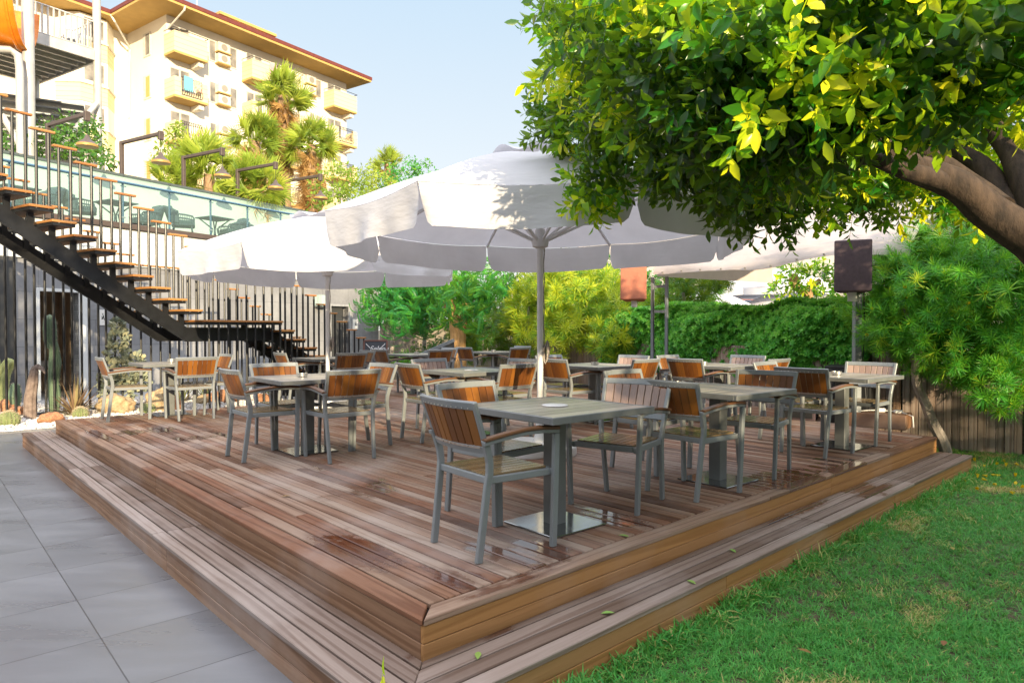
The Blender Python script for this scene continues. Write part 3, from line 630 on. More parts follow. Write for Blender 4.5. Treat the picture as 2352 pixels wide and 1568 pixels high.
# signs, sconce
def wall_thing(name, label, cat, px0, py0, px1, py1, th, mat, off=0.0, group=None):
    s0, z1 = wpx(px0, py0, off); s1, z0 = wpx(px1, py1, off); 
    o_ = thing(name, label, cat, wp((s0 + s1) / 2, off + .003, (z0 + z1) / 2), -R(30 - 90) - R(0), group)
    return o_, abs(s1 - s0), abs(z1 - z0)
def dancer(mb, sc, flip=1):
    # small ballerina-like pictogram in the sign's plane (x across, z up)
    mb.lathe([(0, 0), (.022 * sc, 0)], (0, 0, 0), 10)
for (lb, box_) in (('white sign with a small black figure beside the washroom door', (223, 711, 245, 747)), ('white sign with a small dark figure, right of the dark door at the wall\'s end', (809, 733, 821.5, 756))):
    o_, wd, ht = wall_thing('sign', lb, 'sign', *box_, .02, m_white)
    o_.rotation_euler = (0, 0, math.atan2(dw.y, dw.x)); q = nw; 
    obj('board', MB().box((0, -.012, 0), (wd, .02, ht)), m_white, o_, bevel=.003)
    k = ht; fg = MB(); y = -.024
    def blob(cx, cz, rx, rz, ang=0):
        P = []
        for i in range(12):
            a = 2 * math.pi * i / 12; x_, z_ = rx * math.cos(a), rz * math.sin(a); c__, s__ = math.cos(ang), math.sin(ang); P.append((cx + x_ * c__ - z_ * s__, y, cz + x_ * s__ + z_ * c__))
        fg.prism(P, (0, -.002, 0))
    blob(.02 * k, .24 * k, .03 * k, .035 * k); blob(.05 * k, .10 * k, .03 * k, .10 * k, .35); blob(.0 * k, -.03 * k, .05 * k, .10 * k, -.5); blob(.09 * k, -.06 * k, .02 * k, .12 * k, .3); blob(-.06 * k, .06 * k, .012 * k, .05 * k, 1.1); blob(.03 * k, -.3 * k, .012 * k, .03 * k)
    obj('figure', fg, m_dkgrey, o_)
o_, wd, ht = wall_thing('wall_lamp', 'glass box wall lamp on the grey wall right of the stairs', 'wall lamp', 722, 676, 743, 708, .1, m_glass)
o_.rotation_euler = (0, 0, math.atan2(dw.y, dw.x))
obj('glass_case', MB().box((0, -.10, .03), (wd, .18, ht * .8)), M_glass('lamp_glass', (.55, .7, .68), .6, .2), o_)
obj('bracket', MB().box((0, -.10, -ht * .45), (wd * .95, .18, .03)).box((0, -.01, 0), (wd * .5, .02, ht)), m_dkgrey, o_)
# ---- glass railing
gr_ = thing('glass_railing', 'glass balustrade with blue tube handrail along the terrace edge', 'railing', wp(0, .05, ZF))
pxs = []; s0_, _ = wpx(278, 512)
k = 0
for i in range(-9, 11):
    s_ = s0_ + 1.2 * i
    if s_ > send: break
    po = obj('post', loc_(wbox(wbox(MB(), s_ - .018, s_ + .018, .06, .10, ZF, ZF + 1.0), s_ - .07, s_ + .07, .10, .115, ZF + .88, ZF + .90), gr_), m_blue, gr_)
    cl = MB(); wbox(cl, s_ - .05, s_ + .05, .09, .12, ZF + .12, ZF + .15); obj('clamp', loc_(cl, gr_), m_steel, po)
    pn = MB(); wbox(pn, s_ + .012, s_ + 1.188, .125, .137, ZF + .03, ZF + 1.17); obj('glass_panel', loc_(pn, gr_), m_glass, gr_)
obj('handrail', loc_(MB().tube([wp(s0_ - 11.5, .18, ZF + .96), wp(send, .18, ZF + .96)], .032, 12), gr_), m_blue, gr_, smooth=True)
# ---- back parapet with coping
pw = thing('parapet_wall', 'pale green parapet with dark coping behind the terrace seats', 'wall', wp(0, -3, ZF))
obj('parapet', loc_(wbox(MB(), -13, send, -3.2, -3.0, ZF, 5.97), pw), m_panelw, pw)
obj('coping', loc_(wbox(MB(), -13, send + .03, -3.26, -2.94, 5.973, 6.04), pw), m_dkgrey, pw, bevel=.01)
# ---- lamp posts on the parapet
LPX = [(111, 285, 367, 204, 256, 200, 313), (280, 326, 400, 370, 302, 370, 352), (422, 365, 430, 511, 339, 508, 385), (546, 394, 452, 637, 374, 636, 417), (651, 418, 474, 742, 400, 739, 441)]
lamp0 = thing('lamp_post', 'x', 'lamp', group='bent brown lamp posts along the terrace parapet')
obj('post', MB().box((0, 0, .48), (.10, .10, .96)), m_brown, lamp0, bevel=.008)
obj('arm', MB().box((0, -.95, .915), (.09, 1.80, .09)).box((0, -1.87, .86), (.13, .10, .24)), m_brown, lamp0, bevel=.008)
obj('cable', MB().tube([(0, -1.87, .76), (0, -1.87, .40)], .008, 6), m_black, lamp0)
sh = obj('lamp_shade', MB().lathe([(.03, .40), (.05, .36), (.07, .30), (.19, .20), (.235, .16), (.235, .145)], (0, -1.87, 0), 28), m_brown, lamp0, smooth=True)
obj('shade_rim', MB().lathe([(.236, .16), (.245, .13), (.242, .10), (.10, .095), (0, .095)], (0, -1.87, 0), 28), M_plain('brass_rim', (.55, .30, .08), .5, .2, .1, 6), sh, smooth=True)
index_kids(lamp0)
LL = ['leftmost bent lamp post, in front of the green garden shrub', 'second bent lamp post from the left, against the white hotel wall', 'middle bent lamp post, in front of the nearest fan palm', 'fourth bent lamp post, in front of the palm trunks', 'smallest and rightmost bent lamp post, nearest the parasol']
for i, a in enumerate(LPX):
    s_, _ = wpx(a[0], a[2], -3.1); o_ = lamp0 if i == 0 else copy_tree(lamp0)
    o_.location = wp(s_, -3.1, 6.04); o_.rotation_euler = (0, 0, math.atan2(nw.y, nw.x) + math.pi / 2); o_['label'] = LL[i]
# ---- terrace chairs and tables
def lounge():
    root = thing('lounge_chair', 'x', 'lounge chair', group='teal rope lounge chairs on the terrace')
    def shell(u, v):     # back shell wraps round; u across, v up
        a = (u - .5) * math.pi * .95; r = .34; top = .86 - .16 * abs(2 * u - 1) ** 2
        return Vector((r * math.sin(a) * 1.0, -.05 - .28 * math.cos(a) - .16 * v * math.cos(a), .36 + (top - .36) * v))
    obj('backrest', MB().grid(shell, 18, 8), m_teal, root, smooth=True)
    md = root.children[0].modifiers.new('s', 'SOLIDIFY'); md.thickness = .03
    obj('seat', MB().box((0, .03, .34), (.60, .60, .07)), m_teal, root, bevel=.03, smooth=True)
    obj('cushion', MB().box((0, .04, .42), (.54, .54, .10)), m_tealc, root, bevel=.04, smooth=True, seg=2)
    obj('back_cushion', MB().box((0, -.25, .64), (.46, .12, .42), (Vector((1, 0, 0)), Vector((0, .97, .25)), Vector((0, -.25, .97)))), m_tealc, root, bevel=.04, smooth=True, seg=2)
    for sx in (-1, 1):
        arm = MB().tube([(sx * .33, -.15, .62), (sx * .35, .1, .60), (sx * .34, .27, .57), (sx * .33, .31, .50), (sx * .31, .30, .36)], .022, 8)
        ao = obj('armrest', arm, m_teal, root, smooth=True)
        rp = MB()
        for j in range(9): y = -.12 + .045 * j; rp.tube([(sx * .335, y, .60), (sx * .31, y + .01, .36)], .008, 5)
        obj('rope_panel', rp, m_teal, ao)
        for sy in (-.22, .26): obj('leg', MB().tube([(sx * .24, sy * .9, .34), (sx * .29, sy * 1.15, 0)], .018, 8), m_teal, root, smooth=True)
    return root
lc = lounge(); index_kids(lc)
def tpos(px, py, off): s_, z_ = wpx(px, py, -off); return wp(s_, -off, ZF)
def wfloor(px, py): return G(px, py, ZF)
LC = [(20, -1.7, 60, 480, 'lounge chair partly cut by the left edge of the photo'), (100, -1.2, 200, 480, 'lounge chair with a high pointed back, seen behind the stair balusters at far left'), (185, -1.25, 62, 500, 'lounge chair facing right beside the left terrace table'), (338, -1.5, 215, 510, 'lounge chair leaning right, across the left terrace table'), (418, -1.1, 65, 530, 'lounge chair facing right in the middle of the glass balustrade'), (535, -1.3, 222, 535, 'low lounge chair facing left, just above the left parasol'), (590, -1.6, 60, 535, 'lounge chair of which only the rounded back shows above the left parasol')]
for i, (px, off, hh, _, lb) in enumerate(LC):
    s_, _z = wpx(px, 500, off); o_ = lc if i == 0 else copy_tree(lc); o_.location = wp(s_, off, ZF); o_.rotation_euler = (0, 0, -R(hh)); o_['label'] = lb
tt = thing('terrace_table', 'x', 'table', group='dark terrace tables between lounge chairs')
obj('tabletop', MB().box((0, 0, .73), (.78, .78, .03)), m_teal, tt, bevel=.006)
for a in range(4):
    q = Vector((math.cos(R(45 + 90 * a)), math.sin(R(45 + 90 * a)), 0)); obj('leg', MB().tube([q * .42 + Z * .715, q * .06 + Z * .42, q * .10 + Z * .25, q * .34], .02, 8), m_teal, tt, smooth=True)
index_kids(tt)
for i, (px, off, lb) in enumerate(((265, -1.4, 'terrace table with crossed legs, left one seen whole'), (493, -1.35, 'terrace table with crossed legs in the middle of the balustrade'), (35, -1.6, 'terrace table cut by the left edge of the photo'))):
    s_, _z = wpx(px, 480, off); o_ = tt if i == 0 else copy_tree(tt); o_.location = wp(s_, off, ZF); o_.rotation_euler = (0, 0, -R(28)); o_['label'] = lb
# ------------------------------------------------------------------ stairs
ds = hd(31); nl = hd(31 - 90); N10 = Vector((-5.76, 12.57, 0)); RUN, RISE = .312, .19; WID = 2.3; ZL = 1.756
stc = thing('staircase', 'black steel staircase with wooden treads and wood-capped balusters', 'staircase', (N10.x, N10.y, 0))
def sp(k, w_, z): q = N10 + ds * k + nl * w_; return Vector((q.x, q.y, z))
def sbox(mb, k0, k1, w0, w1, z0, z1, r=None):
    P = [sp(k0, w0, z0), sp(k1, w0, z0), sp(k1, w1, z0), sp(k0, w1, z0)]; mb.hexa(P + [Vector((q.x, q.y, z1)) for q in P], r); return mb
TR = [(-(10 - i) * RUN, ZL + RISE * (11 - i)) for i in range(-1, 11)]      # (k of the lower nose, top z)
KL0, KL1 = .06, 1.86
TR2 = [(KL1 + RUN * j, ZL - RISE * j) for j in range(1, 9)]
CH = 1.12
TW_ = 1.66
def tread(k1, z, w1=TW_, d=.36):
    o_ = obj('tread', loc_(sbox(MB(), k1 - d, k1, 0, w1, z - .038, z, rs.random()), stc), m_tread, stc, bevel=.005)
    tr_ = MB(); sbox(tr_, k1 - d + .02, k1 - .012, .03, w1 - .03, z - .085, z - .04)
    for w_ in (.40, w1 - .40): sbox(tr_, k1 - .22, k1 - .14, w_ - .03, w_ + .03, z - .40, z - .085)
    obj('tread_tray', loc_(tr_, stc), m_black, o_)
for (k_, z_) in TR: tread(k_, z_)
for (k_, z_) in TR2[:-1]: tread(k_, z_)
tread(KL1, ZL, w1=1.45, d=KL1 - KL0 + .05)
stc_l = [c_ for c_ in stc.children][-1]; stc_l.name = 'landing'
for w_ in (.38, 1.28):
    mb = MB(); k0 = TR[0][0] - .4; z0 = TR[0][1] + .4 * RISE / RUN
    path = [(k0, z0 - .36), (-.15, ZL + RISE + .15 * RISE / RUN - .36 + .0), (.10, ZL - .14), (KL1 - .05, ZL - .14), (KL1 + RUN * 7.6, ZL - RISE * 7.6 - .14)]
    path[1] = (-.10, ZL - .14 + .0)
    pts = path
    for (a, b) in ((0, 1), (1, 2), (2, 3), (3, 4)):
        (ka, za), (kb_, zb) = pts[a], pts[b]
        P = [sp(ka, w_ - .03, za - .27), sp(kb_, w_ - .03, zb - .27), sp(kb_, w_ + .03, zb - .27), sp(ka, w_ + .03, za - .27)]
        mb.hexa(P + [sp(ka, w_ - .03, za), sp(kb_, w_ - .03, zb), sp(kb_, w_ + .03, zb), sp(ka, w_ + .03, za)], .5)
    obj('stringer', loc_(mb, stc), m_black, stc)
sup = MB(); sbox(sup, .5, .6, .35, 1.3, ZL - .30, ZL - .2); sbox(sup, KL1 - .3, KL1 - .2, .35, 1.3, ZL - .30, ZL - .2); obj('cross_beam', loc_(sup, stc), m_black, stc)
def bar(k, w_, z0, z1): obj('baluster', loc_(MB().tube([sp(k, w_, z0), sp(k, w_, z1)], .022, 8, .5), stc), m_blackbar, stc, smooth=True)
def cap(k0, k1, w_, z): obj('cap_rail', loc_(sbox(MB(), k0, k1, w_ - .035, w_ + .035, z, z + .035, rs.random()), stc), m_tread, stc, bevel=.006)
for side, w_ in ((0, .03), (1, WID - .03)):
    for (k_, z_) in TR[::1]:
        zc = z_ + CH; cap(k_ - RUN - .02, k_ + .012, w_, zc)
        for a in (.245, .075): bar(k_ - a, w_, (z_ - .05 if side == 0 else .03), zc)
    zc = ZL + CH; nb = 9
    cap(KL0 - .02, KL1 - .02, w_, zc)
    for j in range(nb): bar(KL0 + .08 + (KL1 - KL0 - .14) * j / (nb - 1), w_, .03, zc)
    for (k_, z_) in TR2:
        zc = z_ + CH; cap(k_ - RUN - .0, k_ - .02, w_, zc)
        for a in (.245, .075): bar(k_ - a, w_, .03, zc)
br_ = MB(); sbox(br_, TR[0][0] - 3, KL1 + RUN * 8, WID - .06, WID, .0, .06); obj('base_rail', loc_(br_, stc), m_dkgrey, stc)
# ------------------------------------------------------------------ garden bed
def rock_mesh(seed, sq=(1, .8, .7), rough=.22):
    bm = bmesh.new(); bmesh.ops.create_icosphere(bm, subdivisions=4, radius=1); r = random.Random(seed); offs = [Vector((r.uniform(-9, 9), r.uniform(-9, 9), r.uniform(-9, 9))) for _ in range(2)]
    from mathutils import noise as N
    for v_ in bm.verts:
        c = v_.co.copy(); d = N.noise(c * 1.3 + offs[0]) * rough * 1.6 + N.noise(c * 3.4 + offs[1]) * rough * .7 - abs(N.noise(c * 7 + offs[0])) * rough * .35
        v_.co = Vector((c.x * sq[0], c.y * sq[1], c.z * sq[2])) * (1 + d)
    me = bpy.data.meshes.new('rock'); bm.to_mesh(me); bm.free(); me.polygons.foreach_set('use_smooth', [True] * len(me.polygons)); return me
m_rock = M_plain('red_rock', (.50, .26, .13), .85, 0, .3, 7, .8, 22, c2=(.22, .09, .05)); m_rocky = M_plain('pale_rock', (.52, .40, .24), .85, 0, .25, 6, .8, 22, c2=(.28, .19, .10))
ROCKS = [(256, 950, .40, .30, 1, 'big pale rock under the woolly cactus'), (365, 945, .38, .36, 1, 'tall ribbed rock right of the woolly cactus'), (36, 955, .24, .14, 0, 'dark red flat rock behind the round cactus'), (107, 974, .22, .15, 0, 'orange rock with a fold, alone on the white pebbles'), (400, 945, .14, .22, 0, 'reddish rock behind the leftmost table base'), (510, 925, .40, .22, 0, 'orange rock behind the leftmost table, beyond the bars'), (460, 930, .2, .16, 1, 'small pale rock between the bars and the gold chair'), (600, 925, .22, .16, 0, 'brown rock at the foot of the bars under the landing'), (8, 948, .16, .2, 0, 'rust-coloured rock at the left edge of the photo')]
for i, (px, py, w_, h_, kd_, lb) in enumerate(ROCKS):
    o_ = new_obj('rock', rock_mesh(20 + i, (1, .75, .9)), (m_rock, m_rocky)[kd_]); q = G(px, py, 0.0); o_.location = (q.x, q.y + .1, h_ * .45); o_.scale = (w_ * .85, w_ * .85, h_ * .85); o_.rotation_euler = (0, 0, i * 1.3); tag(o_, lb, 'rock', 'rocks on the cactus bed')
# pebbles
pv = []
bm = bmesh.new(); bmesh.ops.create_icosphere(bm, subdivisions=1, radius=1)
PB = []
for k in range(4):
    r = random.Random(k); V_ = [tuple(Vector((v_.co.x * 1.2, v_.co.y * .9, v_.co.z * .65)) * r.uniform(.82, 1.15)) for v_ in bm.verts]; PB.append(proto(V_, [[q.index for q in f.verts] for f in bm.faces]))
bm.free()
pts = []
n_ = 15000; a = RNG.uniform(-9, 7.6, n_); b = RNG.uniform(0, 1, n_) ** 1.3 * 4.2
PP = np.array([[K0.x + kd.x * x + V.x * y, K0.y + kd.y * x + V.y * y, RNG.uniform(.008, .03)] for x, y in zip(a, b)])
scatter('white_pebbles', PB, PP, np.tile([[0, 0, 1.]], (n_, 1)) + RNG.normal(0, .25, (n_, 3)), RNG.uniform(.022, .045, n_), RNG.uniform(0, 1, n_), M_slat('pebbles', (.72, .71, .70), (.8, .79, .78), (.62, .6, .58), .8), smooth=True)
tag(bpy.data.objects['white_pebbles'], 'white pebbles covering the cactus bed', 'pebbles', kind='stuff')
# cacti
m_cact = M_plain('cactus_green', (.12, .19, .12), .6, 0, .2, 6, c2=(.09, .14, .08)); m_cacty = M_plain('cactus_yellow_green', (.38, .42, .16), .6, 0, .15, 5); m_dead = M_plain('dead_cactus', (.26, .20, .17), .9, 0, .3, 12, 1, 30, c2=(.12, .085, .07)); m_spine = M_plain('spines', (.62, .50, .34), .7); m_wool = M_plain('woolly_cactus', (.30, .34, .27), .8, 0, .3, 18, 1, 40, c2=(.14, .17, .12))
def cactus(name, label, base, path, rads, mat, ribs=9, spines=True, group=None):
    o_ = thing(name, label, 'cactus', base, 0, group)
    mb = MB(); n = 26; P = [Vector(q) for q in path]
    def at(tt):
        x = tt * (len(P) - 1); i = min(int(x), len(P) - 2); f = x - i; return P[i].lerp(P[i + 1], f), rads[i] * (1 - f) + rads[i + 1] * f
    def F(u, v):
        c, r = at(v); e = 1 if v < .93 else math.sqrt(max(0, 1 - ((v - .93) / .07) ** 2)); a = 2 * math.pi * u
        t_ = (at(min(v + .02, 1))[0] - at(max(v - .02, 0))[0]).normalized(); x = t_.orthogonal().normalized(); x = (Vector((1, 0, 0)) - t_ * t_.x).normalized(); y = t_.cross(x)
        rr = r * e * (1 + .16 * abs(math.cos(a * ribs / 2)) - .08); return c + (x * math.cos(a) + y * math.sin(a)) * rr
    mb.grid(F, ribs * 4, 40); obj('stem', mb, mat, o_, smooth=True)
    if spines:
        sm = MB(); r_ = random.Random(1)
        for i in range(int(240)):
            u = round(r_.random() * ribs) / ribs; v_ = r_.random(); q = F(u, v_); c, _ = at(v_); d = (q - c); 
            if d.length < 1e-4: continue
            d.normalize(); d2 = (d + Vector((r_.uniform(-.5, .5), r_.uniform(-.5, .5), r_.uniform(-.5, .5)))).normalized(); s_ = d.orthogonal() * .0022; sm.poly([q - s_, q + s_, q + d2 * r_.uniform(.02, .04)])
        obj('spines', sm, m_spine, o_)
    return o_
b_ = G(124, 950, 0); cactus('column_cactus', 'tall green column cactus with waists, in front of the washroom door', b_, [(0, 0, 0), (.02, 0, .3), (.0, 0, .62), (.03, 0, .95), (.02, 0, 1.22), (-.05, 0, 1.35), (-.06, 0, 1.6), (-.06, 0, 1.86)], [.075, .10, .085, .10, .075, .10, .105, .085], m_cact)
b_ = G(70, 962, 0); dc = cactus('dead_cactus', 'brown dried cactus stump with a drooping tip', b_, [(0, 0, 0), (.0, 0, .35), (.05, 0, .65), (.08, 0, .85), (.11, 0, .92)], [.10, .09, .08, .06, .04], m_dead, 7, False)
obj('drooping_tip', MB().tube([(.06, 0, .90), (.15, -.02, .93), (.24, -.02, .88), (.28, -.02, .80)], [.03, .045, .035, .01], 8), m_dead, dc, smooth=True)
b_ = G(14, 940, 0); lc_ = cactus('branching_cactus', 'yellow-green spiny cactus with thick sunlit arms at the left edge', b_, [(-.05, 0, 0), (-.1, 0, .4), (-.05, 0, .7), (.12, 0, 1.0)], [.10, .12, .12, .09], m_cacty, 8)
obj('arm', MB().tube([(-.1, 0, .35), (-.2, 0, .7), (-.25, 0, 1.1), (-.3, 0, 1.3)], [.1, .11, .1, .05], 16), m_cacty, lc_, smooth=True)
b_ = G(30, 945, 0); cactus('broad_cactus', 'short dark cactus with a lit yellow edge below the branching one', b_, [(0, 0, 0), (.02, 0, .3), (.06, 0, .55)], [.10, .13, .06], m_cact, 6)
for (px, py, r_, lb) in ((21, 978, .15, 'round golden-spined cactus at the left edge on white pebbles'), (185, 960, .12, 'low round cactus below the spiky plant'), (339, 950, .13, 'low round cactus left of the leftmost table base')):
    b_ = G(px, py, 0); o_ = thing('round_cactus', lb, 'cactus', b_, 0, 'round barrel cacti')
    mb = MB(); ribs = 16; mb.grid(lambda u, v: Vector((r_ * math.sin(math.pi * v * .93 + .07) * (1 + .07 * math.cos(2 * math.pi * u * ribs)) * math.cos(2 * math.pi * u), r_ * math.sin(math.pi * v * .93 + .07) * (1 + .07 * math.cos(2 * math.pi * u * ribs)) * math.sin(2 * math.pi * u), r_ * .85 * (.85 + math.cos(math.pi * v)))), 64, 16)
    obj('body', mb, M_plain('barrel_cactus', (.20, .24, .09), .7, 0, .2, 9), o_, smooth=True)
    sm = MB(); q_ = random.Random(4)
    for i in range(420):
        u = q_.randrange(ribs) / ribs * 2 * math.pi; v_ = math.pi * q_.random() * .6; p_ = Vector((r_ * math.sin(v_) * math.cos(u), r_ * math.sin(v_) * math.sin(u), r_ * .85 * (.85 + math.cos(v_)))) ; d = Vector((math.sin(v_) * math.cos(u), math.sin(v_) * math.sin(u), math.cos(v_))); d = (d + Vector((q_.uniform(-.7, .7), q_.uniform(-.7, .7), q_.uniform(-.7, .7)))).normalized(); s_ = d.orthogonal() * .002; sm.poly([p_ - s_, p_ + s_, p_ + d * .04])
    obj('spines', sm, m_spine, o_)
b_ = G(280, 938, 0); wc = thing('woolly_cactus', 'bushy grey-green cactus cluster with a tall furry column, behind the leftmost table', 'cactus', b_)
me_pts = []
for (x, y, z, r_, n_) in ((-.05, 0, 1.66, .12, 100), (-.05, 0, 1.38, .16, 130), (-.1, 0, 1.1, .19, 130), (.26, -.05, .95, .17, 130), (.1, -.1, .7, .28, 200), (-.2, -.05, .55, .2, 120), (.32, 0, .55, .2, 130), (0, -.1, .35, .34, 200)):
    d = RNG.normal(0, 1, (n_, 3)); d /= np.linalg.norm(d, axis=1, keepdims=True); me_pts.append(np.c_[d * r_ * RNG.uniform(.6, 1, (n_, 1)) + [[b_.x + x, b_.y + y, z]], d])
A_ = np.concatenate(me_pts)
pad = proto([(-.3, -.05, 0), (.3, -.05, 0), (.45, 0, .5), (.25, .05, .95), (-.25, .05, .95), (-.45, 0, .5), (0, .18, .5)], [(0, 1, 6), (1, 2, 6), (2, 3, 6), (3, 4, 6), (4, 5, 6), (5, 0, 6)])
so = scatter('pads', [pad], A_[:, :3] - np.array([[b_.x, b_.y, 0]]), A_[:, 3:], RNG.uniform(.06, .11, len(A_)), RNG.uniform(0, 1, len(A_)), M_slat('cactus_pads', (.20, .25, .20), (.34, .40, .31), (.52, .52, .34), .8), wc)
# spiky plant
b_ = G(172, 955, 0); ph = thing('spiky_plant', 'fan of bronze sword-shaped leaves on the white pebbles', 'plant', b_)
sm = MB(); q_ = random.Random(9)
for i in range(90):
    a = q_.uniform(0, 6.28); el = q_.uniform(.35, 1.45); L = q_.uniform(.45, .85); dd = Vector((math.cos(a) * math.cos(el), math.sin(a) * math.cos(el), math.sin(el))); sd_ = Z.cross(dd).normalized(); P = []
    for k in range(5): f = k / 4; P.append((dd * L * f - Z * .12 * f * f * math.cos(el) * 1.5, .028 * (1 - f) ** .6 if k else .02))
    r_ = q_.random()
    for k in range(4): (p0, w0), (p1, w1) = P[k], P[k + 1]; sm.quad(p0 - sd_ * w0, p0 + sd_ * w0, p1 + sd_ * w1, p1 - sd_ * w1, r_)
obj('leaves', sm, M_slat('bronze_leaves', (.16, .10, .07), (.30, .21, .12), (.42, .40, .18), .5), ph)
for i, (px, py) in enumerate(((420, 925), (540, 920), (625, 912), (470, 915))):
    b_ = G(px, py, 0); q_ = random.Random(i); sm = MB()
    for k in range(60):
        a = q_.uniform(0, 6.28); el = q_.uniform(.5, 1.4); L = q_.uniform(.3, .55); dd = Vector((math.cos(a) * math.cos(el), math.sin(a) * math.cos(el), math.sin(el))); sd_ = Z.cross(dd).normalized() * .012
        sm.quad(-sd_, sd_, dd * L * .6 + sd_, dd * L * .6 - sd_, q_.random()); sm.poly([dd * L * .6 - sd_, dd * L * .6 + sd_, dd * L - Z * .05], .5)
    o_ = obj('tuft_plant', sm, M_slat('tuft', (.10, .16, .07), (.2, .24, .12), (.3, .22, .14), .6), loc=b_); tag(o_, ['grey-green tuft behind the leftmost table', 'tuft of thin leaves under the stair landing', 'reddish tuft beside the bars left of the parasol pole', 'small tuft among the orange rocks'][i], 'plant', 'tufts in the pebble bed')
# ------------------------------------------------------------------ chalkboard
b_ = Vector((-2.90, 14.2, 0)); cbd = thing('chalkboard_sign', 'standing chalkboard with white handwriting and brown frame', 'chalkboard', (b_.x, b_.y, .10), -R(0) + R(6))
lean = Vector((0, .20, 1)).normalized(); wx = Vector((1, 0, 0)); nn = wx.cross(lean)
bw, bh = .48, 1.26
def cbp(x, h_, o=0): return wx * x + lean * h_ + nn * (-o if False else o)
fb = MB()
for sx in (-1, 1): fb.sweep([cbp(sx * bw / 2, 0), cbp(sx * bw / 2, bh)], wx, .035, .03)
fb.sweep([cbp(-bw / 2, bh), cbp(bw / 2, bh)], lean, .035, .03); fb.sweep([cbp(-bw / 2, .12), cbp(bw / 2, .12)], lean, .035, .03)
for sx in (-1, 1): fb.sweep([wx * sx * bw / 2 + Vector((0, .75, 0)), cbp(sx * bw / 2, bh - .03)], wx, .03, .025)
obj('frame', fb, M_plain('brown_frame', (.13, .05, .035), .6), cbd, bevel=.003)
bdm = MB(); c0 = cbp(0, bh / 2 + .06, 0); bdm.box(c0, (bw - .03, .012, bh - .14), (wx, nn, lean)); obj('board', bdm, M_plain('slate', (.045, .05, .06), .8), cbd)
m_chalk = M_plain('chalk', (.75, .75, .75), .9)
def text(body, x, h_, size, par, name='writing', shear=.3, mat=None, align='LEFT'):
    cu = bpy.data.curves.new(name, 'FONT'); cu.body = body; cu.size = size; cu.extrude = .001; cu.shear = shear; cu.align_x = align
    tmp = bpy.data.objects.new('tmp', cu); COL.objects.link(tmp); dg = bpy.context.evaluated_depsgraph_get(); me = bpy.data.meshes.new_from_object(tmp.evaluated_get(dg)); bpy.data.objects.remove(tmp)
    o_ = new_obj(name, me, mat or m_chalk, par); return o_
fr_n = -nn if nn.y > 0 else nn
mrot = Matrix((wx, lean, wx.cross(lean))).transposed().to_4x4()
for (tx, x, h_, sz_) in (('Selene', -.12, 1.04, .15), ('VADI', -.12, .94, .07), ('Da', -.17, .72, .06), ('Balo', -.17, .62, .06), ('Or', -.17, .52, .06), ('Fas', -.17, .40, .06), ('ul Vadisi', -.03, .40, .06)):
    o_ = text(tx, 0, 0, sz_, cbd); M_ = mrot.copy(); M_.translation = cbp(x, h_) + fr_n * .0085; o_.matrix_local = M_
sw = MB()
for sx in (-1, 1):
    for j in range(5):
        c = cbp(sx * (.19 - .022 * j), 1.18 - .022 * j) + fr_n * .0085; sw.box(c, (.012, .002, .04), ((wx * .8 + lean * .6 * -sx), fr_n, (lean * .8 + wx * .6 * sx)))
for j in range(12): c = cbp(-.185 + .02 * math.sin(j * 1.3), .98 - .05 * j) + fr_n * .0085; sw.box(c, (.008, .002, .045), (wx, fr_n, lean))
obj('flourish', sw, m_chalk, cbd)
# ------------------------------------------------------------------ fence
fn = thing('wooden_fence', 'weathered vertical plank fence along the deck and lawn', 'fence', FENCE[1])
fp = MB(); cum = 0
for i in range(len(FENCE) - 1):
    a, b = FENCE[i], FENCE[i + 1]; d = (b - a); L = d.length; d.normalize(); nn_ = Vector((-d.y, d.x, 0)); x = 0
    while x < L - .02:
        w_ = min(rs.uniform(.085, .11), L - x); h_ = 1.30 + rs.uniform(-.012, .012); q0 = a + d * (x + .003); q1 = a + d * (x + w_ - .003); o_ = nn_ * rs.uniform(0, .008); r_ = rs.random()
        P = [Vector((q0.x, q0.y, -.02)), Vector((q0.x, q0.y, h_)), Vector((q1.x, q1.y, h_)), Vector((q1.x, q1.y, -.02))]; P = [q + o_ for q in P]
        fp.hexa([q - nn_ * .011 for q in P] + [q + nn_ * .011 for q in P], r_, 1); x += w_
m_fence = M_deck('fence_wood', [(0, (.22, .185, .165)), (.4, (.32, .265, .235)), (.7, (.42, .35, .31)), (1, (.34, .23, .16))], wet=0)
obj('planks', loc_(fp, fn), m_fence, fn, bevel=.003)
fr2 = MB()
for i in range(len(FENCE) - 1):
    fr2.hbox(FENCE[i], FENCE[i + 1], .02, 0, 1.26, r=.05, side=-.035)
obj('gap_light_blocker', loc_(fr2, fn), m_fence, fn)  # added board that keeps sunlit ground from showing through the plank gaps
